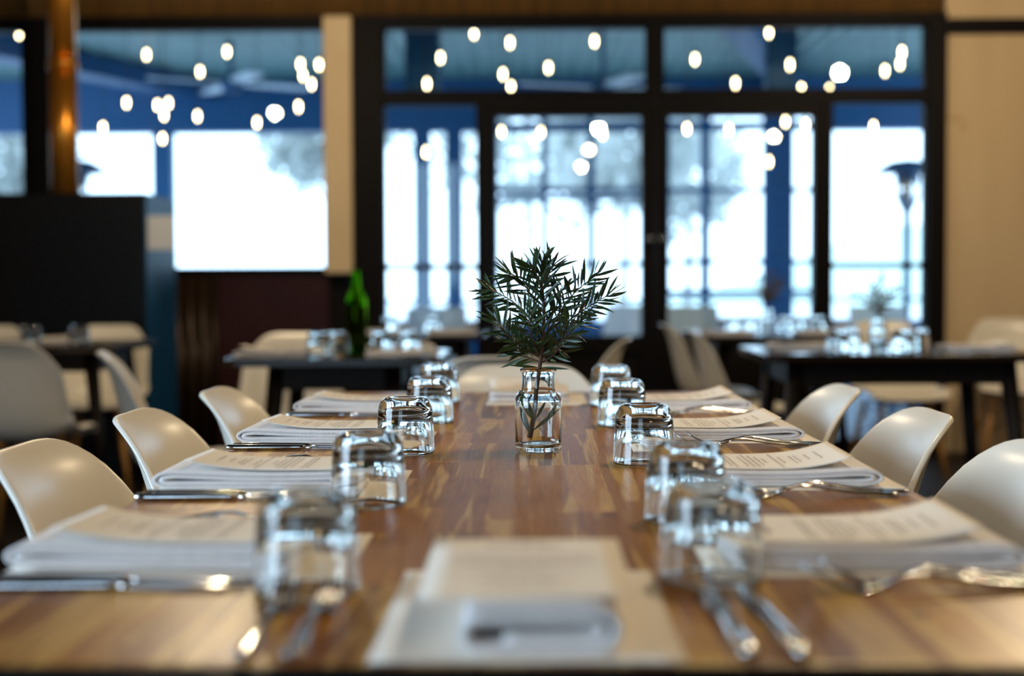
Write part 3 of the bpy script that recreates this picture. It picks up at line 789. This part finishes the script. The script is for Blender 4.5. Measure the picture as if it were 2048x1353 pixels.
def sprig(root, stems, rnd, matl, Lr=(.030, .046), wr=(.0038, .0056), step=.0019, scale=1.0):
    """stems: list of (points, radius, leaf_from, leaf_density)"""
    for si, (pts, r0, lf, dens) in enumerate(stems):
        P = [Vector(p) for p in pts]; Q = []
        for i in range(len(P) - 1):
            a, b_, c, d = P[max(i - 1, 0)], P[i], P[i + 1], P[min(i + 2, len(P) - 1)]
            for k in range(8):
                f_ = k / 8; Q.append(0.5 * ((2 * b_) + (-a + c) * f_ + (2 * a - 5 * b_ + 4 * c - d) * f_ ** 2 + (-a + 3 * b_ - 3 * c + d) * f_ ** 3))
        Q.append(P[-1]); n_ = len(Q)
        st = MB(); st.tube(Q, [r0 * (1 - .7 * i / (n_ - 1)) for i in range(n_)], 8)
        nm = 'main_stem' if si == 0 else 'branch'
        st_o = st.build(nm, M['twig'], root)
        L_ = sum((Q[i + 1] - Q[i]).length for i in range(n_ - 1)); cnt = int(L_ * (1 - lf) / step * dens)
        lm = MB(); ga = rnd.uniform(0, 6)
        for k in range(cnt):
            t = lf + (1 - lf) * (k + .5) / cnt; x = t * (n_ - 1); i = min(int(x), n_ - 2); p = Q[i].lerp(Q[i + 1], x - i)
            tg = (Q[i + 1] - Q[i]).normalized(); a = tg.cross(Vector((0, 1, .1))).normalized(); b_ = tg.cross(a)
            ga += 2.4; rad = a * math.cos(ga) + b_ * math.sin(ga)
            spread = 1.15 - .75 * max(0, (t - .75) / .25)
            d = tg * rnd.uniform(.75, 1.0) + rad * spread * rnd.uniform(.75, 1.1) + Vector((rnd.gauss(0, .12), rnd.gauss(0, .12), rnd.gauss(0, .12)))
            leaf(lm, p, d, rad.cross(tg) + Vector((rnd.gauss(0, .5),) * 3), rnd.uniform(*Lr) * scale * (1 - .25 * max(0, t - .8) / .2), rnd.uniform(*wr) * scale)
        if cnt: lm.build('foliage', matl, st_o if si else root, fix=False)

ve = empty('bottlebrush_sprig', (vp.x, vp.y, TZ + .02)); tag(ve, 'dark green bottlebrush sprig standing in the apothecary bottle vase', 'plant sprig')
def V(px, py, dy=0.0):
    return at(px, py, VY + dy) - ve.location
stems = [
 ([V(1059, 880, .004), V(1068, 830, .002), V(1074, 770), V(1084, 700, -.004), V(1088, 620), V(1083, 560, .004), V(1084, 522, .006)], .0042, .46, 1.0),
 ([V(1084, 690), V(1062, 640, .01), V(1020, 600, .015), V(976, 578, .02)], .0017, .22, 1.0),
 ([V(1082, 715), V(1050, 700, -.012), V(1018, 672, -.02), V(992, 640, -.024)], .0016, .2, .95),
 ([V(1088, 680, .004), V(1118, 628, .008), V(1150, 585, .0), V(1196, 548, -.006)], .0017, .25, 1.0),
 ([V(1088, 690), V(1140, 640, -.006), V(1180, 612, -.012), V(1218, 590, -.018)], .0016, .25, .8),
 ([V(1087, 640, .004), V(1062, 590, .01), V(1036, 556, .01), V(1016, 548, .012)], .0014, .2, 1.0),
 ([V(1086, 712, .004), V(1118, 690, .02), V(1146, 660, .03), V(1166, 640, .036)], .0015, .2, .8),
 ([V(1086, 725), V(1112, 705, -.015), V(1128, 680, -.03), V(1140, 655, -.035)], .0013, .1, .8),
 ([V(1082, 715), V(1066, 685, -.02), V(1058, 655, -.035), V(1060, 625, -.04)], .0014, .1, .9),
 ([V(1084, 700), V(1098, 650, .02), V(1118, 600, .03), V(1126, 572, .035)], .0014, .25, .6),
 ([V(1083, 725, .01), V(1050, 712, .02), V(1030, 690, .03), V(1026, 662, .034)], .0013, .15, .9),
 ([V(1086, 590), V(1074, 552, -.01), V(1062, 532, -.012)], .0012, .1, .9),
 ([V(1085, 580), V(1098, 548, .01), V(1106, 530, .012)], .0012, .1, .9),
]
sprig(ve, stems, random.Random(4), M['leaf'])
# broad leaves low on the stem inside the vase, and a few by its lip
lv = MB(); U = Vector((0, -1, .2))
leaf(lv, V(1058, 868, -.004), V(1042, 818, -.008) - V(1058, 868, -.004), U, .043, .009)
leaf(lv, V(1066, 842, -.006), V(1044, 790, -.01) - V(1066, 842, -.006), U, .05, .012)
leaf(lv, V(1064, 866, -.004), V(1104, 830, -.012) - V(1064, 866, -.004), U, .058, .0055)
leaf(lv, V(1090, 848, -.008), V(1118, 800, -.016) - V(1090, 848, -.008), U, .034, .006)
leaf(lv, V(1072, 840, .006), V(1092, 800, .01) - V(1072, 840, .006), U, .034, .005)
leaf(lv, V(1080, 735, -.004), V(1140, 738, -.02) - V(1080, 735, -.004), U, .045, .004)
leaf(lv, V(1076, 735, -.004), V(1018, 730, -.02) - V(1076, 735, -.004), U, .045, .004)
lv.build('lower_leaves', M['leaf'], ve, fix=False)

# ------------------------------------------------------------------ linen and paper
def make_mat():
    m_ = MB(); n_ = 12; v = []; ff = []
    for i in range(n_ + 1):
        for j in range(n_ + 1):
            v.append((-.1485 + .297 * i / n_, -.105 + .21 * j / n_, .0006 + .0004 * math.sin(i * 1.1) * math.sin(j * .9)))
    for i in range(n_):
        for j in range(n_): a = i * (n_ + 1) + j; ff.append((a, a + n_ + 1, a + n_ + 2, a + 1))
    m_.add(v, ff, True); o = m_.build('placemat', M['mat_paper'], solid=.0005)
    p_ = MB(); rnd = random.Random(2)     # small printed line at the inner end (local -X)
    y = -.028
    while y < .03:
        w_ = rnd.uniform(.0014, .0028); h_ = rnd.uniform(.0025, .0042)
        p_.box(-.136, -.136 + h_, y, y + w_ * .55, .0013, .00135); y += w_ + .001
    p_.build('printed_line', M['ink'], o); return o
PM = Kind(make_mat())

def ribbon(path, t, y0, y1, ny=10, wob=0.0015, seed=1):
    """thick folded cloth: 2-D path (x,z) given thickness t and width along Y"""
    rnd = random.Random(seed); m_ = MB(); P = [Vector(p) for p in path]; n_ = len(P); L_ = []; R_ = []
    for i in range(n_):
        tg = (P[min(i + 1, n_ - 1)] - P[max(i - 1, 0)]).normalized(); nn = Vector((-tg.y, tg.x))
        L_.append(P[i] + nn * t / 2); R_.append(P[i] - nn * t / 2)
    # rounded ends
    tg = (P[-1] - P[-2]).normalized(); cap1 = [P[-1] + (P[-1] - P[-2]).normalized() * t * .4]
    tg0 = (P[0] - P[1]).normalized(); cap0 = [P[0] + tg0 * t * .4]
    loop = L_ + cap1 + R_[::-1] + cap0; k = len(loop)
    v = []; ff = []
    ph = [rnd.uniform(0, 6) for _ in range(3)]
    for j in range(ny + 1):
        u = j / ny; y = y0 + (y1 - y0) * u
        inset = .0 if 0 < j < ny else .0
        for q in loop:
            v.append((q.x + wob * math.sin(ph[0] + 5 * u + q.y * 60), y + wob * .6 * math.sin(ph[2] + q.x * 40), q.y + (wob * .5 * math.sin(ph[1] + 4 * u + q.x * 22)) * min(1, q.y / .01)))
    for j in range(ny):
        for i in range(k):
            i2 = (i + 1) % k; ff.append((j * k + i, j * k + i2, (j + 1) * k + i2, (j + 1) * k + i))
    # end caps as quads between left and right sides
    def cap(j, flip):
        b_ = j * k
        for i in range(n_ - 1):
            q = (b_ + i, b_ + i + 1, b_ + k - 1 - (i + 1) - 0, b_ + k - 1 - i - 0)
            q = (b_ + i, b_ + i + 1, b_ + n_ + 1 + (n_ - 1 - (i + 1)), b_ + n_ + 1 + (n_ - 1 - i))
            ff.append(q[::-1] if flip else q)
        t1 = (b_ + n_ - 1, b_ + n_, b_ + n_ + 1); t0 = (b_ + 0, b_ + n_ + n_, b_ + k - 1)
        ff.append(t1[::-1] if flip else t1); ff.append(t0 if flip else t0[::-1])
    cap(0, True); cap(ny, False)
    m_.add(v, ff, True); return m_

def arc(cx, cz, rx, rz, a0, a1, n_=8):
    return [(cx + rx * math.cos(math.radians(a0 + (a1 - a0) * i / n_)), cz + rz * math.sin(math.radians(a0 + (a1 - a0) * i / n_))) for i in range(n_ + 1)]
# side napkins: local +X is the outer (diner's) end
def lin(x0, z0, x1, z1, n_, sag=0.0):
    return [(x0 + (x1 - x0) * i / n_, z0 + (z1 - z0) * i / n_ - sag * math.sin(math.pi * i / n_)) for i in range(n_ + 1)]
def napkin_top(x, hmid, hout):        # surface of the side napkins, x from their middle
    t = hmid / 2; i = max(0, min(16, (.085 - x) * 16 / .207))
    z = hmid + (hout - hmid) * max(0, 1 - i / 9) ** 1.8 + .003 * (i / 16) ** 3
    return hout if x > .085 else z
def make_napkin(hmid=.016, hout=.03, hd=.084):
    t = hmid / 4 - .0002; g = .0002
    def top(off, x):       # underside-following top layer, off = distance below the top surface
        return napkin_top(x, hmid, hout) - off
    xs = [.085 - .207 * i / 16 for i in range(17)]
    o_top = [(x, top(t / 2, x)) for x in xs][::-1]
    zb0 = t / 2; r0 = (hout - t / 2 - zb0) / 2
    turn0 = arc(.096, zb0 + r0, .024, r0, 90, -90, 12)
    bot0 = [(x, zb0) for x in xs]
    infold = arc(-.120, zb0 + t / 2 + g / 2, .003, t / 2 + g / 2, 270, 90, 4)
    zb1 = zb0 + t + g; zt1 = hout - t * 1.5 - .0006; r1 = (zt1 - zb1) / 2
    bot1 = [(x, zb1) for x in xs[::-1]]
    turn1 = arc(.092, zb1 + r1, .020, r1, -90, 90, 10)
    top1 = [(x, max(zb1 + t, top(t * 1.5 + .0006, x))) for x in xs]
    path = o_top[:-1] + turn0 + bot0[1:-1] + infold + bot1[1:-1] + turn1 + top1[1:]
    m_ = ribbon(path, t, -hd, hd, 10, .0006, 3)
    return m_.build('folded_napkin', M['napkin'])
NPL = Kind(make_napkin(.0185, .0225, .073)); NPR = Kind(make_napkin(.0160, .0205))

def make_menu(prof, L=.21, wd=.15, seed=5, name='menu'):
    """sheet lying over the napkin, prof(x)->z; header at local -X"""
    m_ = MB(); nx, ny = 24, 8; v = []; ff = []
    def z(x, y): return prof(x) + .003 * (y / wd + .5) * max(0, x / L + .3)
    for i in range(nx + 1):
        for j in range(ny + 1):
            x = -L / 2 + L * i / nx; y = -wd / 2 + wd * j / ny; v.append((x, y, z(x, y)))
    for i in range(nx):
        for j in range(ny): a = i * (ny + 1) + j; ff.append((a, a + ny + 1, a + ny + 2, a + 1))
    m_.add(v, ff, True); o = m_.build(name, M['paper'], solid=.0005)
    rnd = random.Random(seed); q = MB(); hq = MB(); tgt = [hq]
    def glyphs(x, y0, y1, h_, wmin, wmax, bold=.6):
        y = y0; k = 0; word = rnd.randint(3, 8)
        while y < y1:
            w_ = rnd.uniform(wmin, wmax)
            hh = h_ * rnd.choice((.62, .62, .7, 1.0))
            xs = (x, x + hh); pts = [(a, b_) for a in xs for b_ in (y, y + w_ * bold)]
            tgt[0].add([(a, b_, z(a, b_) + .0006) for a, b_ in pts], [(0, 1, 3, 2)]); y += w_; k += 1
            if k >= word: y += wmax * .9; k = 0; word = rnd.randint(3, 8)
    c = .0
    glyphs(-.097, -.014, .014, .0022, .0014, .0022)
    glyphs(-.088, -.012, .012, .003, .0014, .0022)
    glyphs(-.076, -.030, .030, .0062, .0036, .0052, .68)
    tgt[0] = q
    for (x, l_) in ((-.040, .052), (-.034, .058), (-.020, .05), (-.013, .06), (-.006, .056), (.001, .044), (.008, .02), (.022, .066), (.030, .028), (.044, .036), (.050, .028), (.062, .02), (.076, .03)):
        glyphs(x, -l_, l_ if rnd.random() < .4 else l_ - .006, .0026, .0013, .0021)
    hq.build('printed_heading', M['ink'], o, fix=False)
    q.build('printed_text', M['ink'], o, fix=False)
    return o
def prof_r(x):   # lies on the napkin and lifts at the outer end
    t = (x + .105) / .21
    return napkin_top(x - .017, .0160, .0205) + .0018 + .075 * max(0, t - .62) ** 2
def prof_l(x):
    t = (x + .105) / .21
    return napkin_top(x - .022, .0190, .0225) + .0018 + .055 * max(0, t - .62) ** 2
MNR = Kind(make_menu(prof_r, .21, .15, 5)); MNL = Kind(make_menu(prof_l, .21, .138, 6))

rows = ['nearest', 'second nearest', 'third nearest', 'farthest']
RY = [1.19, 1.69, 2.19, 2.72]; LY = [1.19, 1.67, 2.165, 2.69]
for side, ys, NK, MK in ((1, RY, NPR, MNR), (-1, LY, NPL, MNL)):
    sn = 'right' if side > 0 else 'left'; rz = 0 if side > 0 else math.pi
    for i, y0 in enumerate(ys):
        rnd = random.Random(i * 7 + side); j = rnd.uniform(-.015, .015)
        cy = y0 + .105
        PM.place((side * .304, cy, TZ), rz + j * .5, '%s white paper placemat on the %s side of the wooden table' % (rows[i], sn), 'placemat', 'paper placemats along the wooden table')
        cxn = .306 if side > 0 else .332
        NK.place((side * cxn, cy + (.004 if side > 0 else -.006), TZ + .0022), rz + j, '%s folded white napkin on the %s side of the wooden table' % (rows[i], sn), 'napkin', 'folded white napkins along the wooden table')
        MK.place((side * (.289 if side > 0 else .31), cy + (.012 if side > 0 else -.004), TZ + .0024), rz + j + (.02 if side > 0 else -.03), '%s printed menu sheet on the napkin at the %s side of the wooden table' % (rows[i], sn), 'menu', 'menu sheets along the wooden table')

# head settings (near and far end)
PM.place((-.002, 1.068, TZ), math.pi / 2 * 3, 'white paper placemat at the near head of the wooden table', 'placemat', 'paper placemats along the wooden table')
loopn = ([(-.046, .0335 - .0036)] + lin(-.04, .0300, .036, .0300, 8) + arc(.036, .0165, .0165, .0135, 90, -90, 12)[1:] + lin(.03, .0030, -.036, .0030, 8)
         + arc(-.038, .0125, .012, .0095, 270, 90, 10)[1:] + lin(-.03, .0222, .034, .0225, 6) + arc(.034, .0160, .0088, .0065, 90, -90, 8)[1:] + lin(.03, .0095, -.022, .0092, 6))
hn = ribbon(loopn, .0062, -.105, .105, 12, .0006, 9).build('folded_napkin', M['napkin'])
hn.location = (.006, 1.038, TZ + .0022); tag(hn, 'rolled white napkin at the near head, its folds facing the camera', 'napkin', 'folded white napkins along the wooden table')
def prof_h(x): return .0350 + .0015 * math.cos((x + .105) / .21 * 3.0)
mh = make_menu(prof_h, .21, .148, 8); mh.location = (-.003, 1.052, TZ + .0024); mh.rotation_euler = (0, 0, -math.pi / 2 - .0)
tag(mh, 'blurred menu sheet on the rolled napkin at the near head of the table', 'menu', 'menu sheets along the wooden table')
PM.place((.015, 3.04, TZ), math.pi / 2, 'white paper placemat at the far head of the wooden table', 'placemat', 'paper placemats along the wooden table')
NPR.place((.0, 3.09, TZ + .0022), math.pi / 2, 'folded white napkin at the far head of the wooden table', 'napkin', 'folded white napkins along the wooden table')
MNR.place((-.01, 3.075, TZ + .0024), math.pi / 2 + .04, 'menu sheet behind the vase at the far head of the wooden table', 'menu', 'menu sheets along the wooden table')

# ------------------------------------------------------------------ cutlery
def strip(mb, st):
    """st: list of (x, halfwidth, z, thickness)"""
    v = []; ff = []
    for x, w_, z, t in st:
        v += [(x, -w_, z - t * .1), (x, -w_ * .55, z - t / 2), (x, w_ * .55, z - t / 2), (x, w_, z - t * .1), (x, w_ * .6, z + t / 2), (x, -w_ * .6, z + t / 2)]
    n_ = len(st)
    for i in range(n_ - 1):
        for k in range(6): ff.append((i * 6 + k, i * 6 + (k + 1) % 6, (i + 1) * 6 + (k + 1) % 6, (i + 1) * 6 + k))
    ff += [tuple(range(5, -1, -1)), tuple((n_ - 1) * 6 + k for k in range(6))]
    mb.add(v, ff, True)
def make_fork():
    e_ = empty('fork')     # local -X = handle end, +X = tines
    h_ = MB(); strip(h_, [(-.1, .004, .0035, .004), (-.098, .0075, .0035, .0045), (-.09, .0095, .0036, .0045), (-.06, .0085, .0045, .004), (-.03, .0062, .0078, .0036), (0, .0038, .0125, .0036), (.018, .0032, .0135, .0036), (.032, .0036, .0105, .0034), (.042, .0065, .0062, .003)])
    h_.build('handle', M['steel'], e_)
    t_ = MB(); strip(t_, [(.042, .0065, .0062, .003), (.05, .0105, .0032, .0022), (.058, .0125, .0018, .002), (.064, .0128, .0018, .002)])
    for k in range(4):
        y = -.0096 + .0064 * k; v = []; ff = []
        for x, w_, z, t in ((.064, .0022, .0018, .0024), (.078, .0019, .0045, .0022), (.094, .0016, .0120, .0020), (.108, .0009, .0215, .0014)):
            v += [(x, y - w_, z - t / 2), (x, y + w_, z - t / 2), (x, y + w_, z + t / 2), (x, y - w_, z + t / 2)]
        for i in range(3):
            for q in range(4): ff.append((i * 4 + q, i * 4 + (q + 1) % 4, (i + 1) * 4 + (q + 1) % 4, (i + 1) * 4 + q))
        ff += [(3, 2, 1, 0), (12, 13, 14, 15)]; t_.add(v, ff, True)
    t_.build('tines', M['steel'], e_); return e_
def make_knife():
    e_ = empty('knife')    # local -X = handle end, +X = blade tip
    h_ = MB(); strip(h_, [(-.115, .004, .0045, .005), (-.112, .0075, .0045, .0075), (-.1, .0085, .0045, .008), (-.06, .0078, .0045, .0078), (-.02, .0062, .0045, .007), (-.006, .0058, .0045, .0065), (.0, .0068, .0045, .006), (.004, .005, .0045, .005)])
    h_.build('handle', M['steel'], e_)
    b_ = MB(); strip(b_, [(.003, .0055, .0045, .003), (.015, .0085, .004, .0022), (.05, .0095, .0035, .002), (.085, .009, .003, .0018), (.105, .006, .0028, .0014), (.113, .0015, .0026, .001)])
    b_.build('blade', M['steel'], e_); return e_
FK = Kind(make_fork()); KN = Kind(make_knife())
GF = 'forks on the wooden table'; GK = 'knives on the wooden table'
for i, y0 in enumerate(RY):
    for k, (dy, dx) in enumerate(((-.027, .345), (-.052, .338))):
        s_ = ['rear', 'front'][k]
        FK.place((dx - (.012 if k else 0), y0 + dy, TZ + .0004), math.pi + .03 * (k - .4), '%s one of the two forks before the %s placemat on the right' % (s_, rows[i]), 'fork', GF)
for i, y0 in enumerate(LY):
    for k, (dy, dx) in enumerate(((-.024, .335), (-.047, .34))):
        s_ = ['rear', 'front'][k]
        KN.place((-dx, y0 + dy, TZ + .0004), .02 * (k - .5), '%s one of the two knives before the %s placemat on the left' % (s_, rows[i]), 'knife', GK)
    for k, (dy, dx) in enumerate(((.232, .335), (.262, .325))):
        s_ = ['front', 'rear'][k]
        FK.place((-dx, y0 + dy, TZ + .0004), .05 * (k - .3), '%s one of the two forks behind the %s placemat on the left' % (s_, rows[i]), 'fork', GF)
# near head: two forks at left, two knives at right
FK.place((-.190, 1.013, TZ + .0004), math.pi / 2, 'outer fork at the near head, left of the rolled napkin', 'fork', GF, .85)
FK.place((-.157, 1.013, TZ + .0004), math.pi / 2 - .02, 'inner fork at the near head, left of the rolled napkin', 'fork', GF, .85)
KN.place((.142, 1.034, TZ + .0004), math.pi / 2 + .02, 'inner knife at the near head, right of the rolled napkin', 'knife', GK, .95)
KN.place((.175, 1.034, TZ + .0004), math.pi / 2 + .04, 'outer knife at the near head, right of the rolled napkin', 'knife', GK, .95)

# ------------------------------------------------------------------ things on the dark tables
GN = 'folded napkins on the dark tables'; GM = 'menu sheets on the dark tables'
def napset(x, y, rz, label, menu=True):
    NPR.place((x, y, TZ + .001), rz, 'folded napkin ' + label, 'napkin', GN)
    if menu: MNR.place((x, y + .003, TZ + .0014), rz + .04, 'menu sheet ' + label, 'menu', GM)
def tum(x, y, label): TB.place((x, y, TZ + .0006), x * 9, 'upside-down tumbler ' + label, 'glass', G4)
# T1
napset(-.897, 4.95, math.pi, 'at the left end of the green bottle table')
napset(-.43, 4.86, 0, 'at the right end of the green bottle table, nearer the camera')
napset(-.48, 5.28, 0, 'at the right end of the green bottle table, behind the other')
tum(X(637, 4.93), 4.93, 'left of the pair beside the green bottle')
tum(X(672, 5.0), 5.02, 'right of the pair beside the green bottle')
tum(X(765, 5.1), 5.05, 'left of the pair right of the green bottle')
tum(X(818, 5.1), 5.07, 'right of the pair right of the green bottle')
wb = empty('wine_bottle', (X(712, 5.12), 5.12, TZ + .0004)); tag(wb, 'green glass wine bottle with dark contents standing on the dark table', 'bottle')
bo = [(0, .02), (.015, .012), (.03, .0), (.036, .004), (.0375, .012), (.0375, .17), (.036, .19), (.028, .212), (.018, .23), (.0145, .245), (.0138, .29), (.0155, .292), (.0155, .3), (.0125, .302)]
bi = [(.0105, .3), (.0105, .245), (.015, .228), (.026, .208), (.0335, .188), (.035, .17), (.035, .016), (.015, .022), (0, .026)]
MB().lathe(bo + bi, seg=40).build('bottle_glass', M['green_glass'], wb)
MB().lathe([(0, .027), (.015, .0235), (.0345, .0175), (.0345, .165), (0, .165)], seg=32).build('contents', M['wine'], wb)
FK.place((-.91, 4.80, TZ + .0004), .12, 'fork with a shining end at the left corner of the green bottle table', 'fork', 'cutlery on the dark tables')
KN.place((-.43, 4.75, TZ + .0004), 3.05, 'knife with a shining end at the right corner of the green bottle table', 'knife', 'cutlery on the dark tables')
# T2
napset(-.70, 7.03, 0, 'at the left of the table near the left sidelight')
napset(-.38, 7.05, 0, 'at the right of the table near the left sidelight')
tum(-.72, 7.3, 'left of the pair on the table near the left sidelight'); tum(-.5, 7.32, 'right of the pair on the table near the left sidelight')
# T3
napset(.94, 6.83, math.pi, 'at the left end of the table before the right door')
napset(1.41, 6.83, 0, 'at the right end of the table before the right door')
for px, y, w_ in ((1468, 7.08, 'leftmost of five before the right door'), (1503, 7.18, 'second of five before the right door'), (1572, 7.06, 'third of five before the right door'), (1604, 7.18, 'fourth of five before the right door'), (1634, 7.06, 'rightmost of five before the right door')):
    tum(X(px, y), y, w_)
def small_plant(px, y, seed, h, words, matl):
    x = X(px, y); z0 = TZ + .0004
    VZ.place((x, y, z0), 0, 'clear bottle vase ' + words, 'vase', 'small bottle vases')
    e_ = empty('bottlebrush_sprig', (x, y, z0 + .02)); tag(e_, 'small sprig in the bottle vase ' + words, 'plant sprig')
    rnd = random.Random(seed); s_ = []
    s_.append(([(0, 0, 0), (.002, 0, h * .3), (.006, 0, h * .6), (.012, 0, h)], .003, .5, .8))
    for k in range(5):
        a = k * 2.4 + seed; d = rnd.uniform(.05, .1)
        s_.append(([(.002, 0, h * .42), (d * .4 * math.cos(a), d * .4 * math.sin(a), h * .62), (d * math.cos(a), d * math.sin(a), h * rnd.uniform(.75, .98))], .0015, .25, .6))
    sprig(e_, s_, rnd, matl)
small_plant(1535, 6.95, 3, .27, 'on the table before the right door', M['leaf2'])
# T4
small_plant(1757, 5.1, 7, .245, 'on the nearest right-hand table', M['leaf2'])
for px, y, w_ in ((1678, 5.06, 'left of the four on the nearest right-hand table'), (1700, 5.2, 'second of the four on the nearest right-hand table'), (1806, 5.06, 'third of the four on the nearest right-hand table'), (1836, 5.18, 'right one of the four on the nearest right-hand table')):
    tum(X(px, y), y, w_)
napset(1.62, 5.18, 0, 'at the right end of the nearest right-hand table')
napset(1.02, 5.36, math.pi, 'at the left rear of the nearest right-hand table')
FK.place((.93, 4.99, TZ + .0004), .1, 'fork gleaming at the left end of the nearest right-hand table', 'fork', 'cutlery on the dark tables')
KN.place((1.5, 4.99, TZ + .0004), 2.6, 'knife crossing before the napkin on the nearest right-hand table', 'knife', 'cutlery on the dark tables')
# T5
tum(X(60, 5.95), 5.95, 'at the left on the far left table'); tum(X(157, 5.9), 5.9, 'at the right on the far left table')
napset(X(100, 6.2), 6.2, .2, 'between the two tumblers on the far left table')

# ------------------------------------------------------------------ lamps over the room (above the picture)
lm = empty('pendant_lamp')
MB().lathe([(.02, .2), (.04, .19), (.16, .06), (.2, 0), (.195, 0), (.155, .055), (.035, .18), (.02, .19)], seg=32).build('lamp_shade', M['black'], lm)
MB().tube([(0, 0, .19), (0, 0, .5)], .003, 6).build('cord', M['black'], lm)
MB().lathe([(0, .06), (.02, .066), (.03, .09), (.02, .12), (.012, .14), (0, .14)], seg=20).build('bulb', emit_mat('lamp_bulb', (1, .72, .4, 1), 6), lm)
KL = Kind(lm)
for k, (x, y) in enumerate(((.7, .2), (.7, 2.5), (2.6, 1.6), (2.3, 6.2), (-1.3, 6.1), (.7, -2.2), (-2.3, 3.9))):  # last lamp is added to warm the chairs at the left
    p = (x, y, 2.595); KL.place(p, 0, 'black pendant lamp over the room, ' + ('above the near end of the wooden table', 'above the far end of the wooden table', 'right of the wooden table', 'above the nearest right-hand dark table', 'above the left of the room', 'behind the viewer', 'added left of the wooden table to warm the chairs there')[k], 'lamp', 'pendant lamps over the dining room')
    d = bpy.data.lights.new('lamp_light', 'POINT'); d.energy = (13, 46, 24, 60, 46, 22, 20)[k]; d.color = (1, .78, .50); d.shadow_soft_size = .04
    o = bpy.data.objects.new('lamp_light', d); o.location = (x, y, 2.55); COL.objects.link(o)
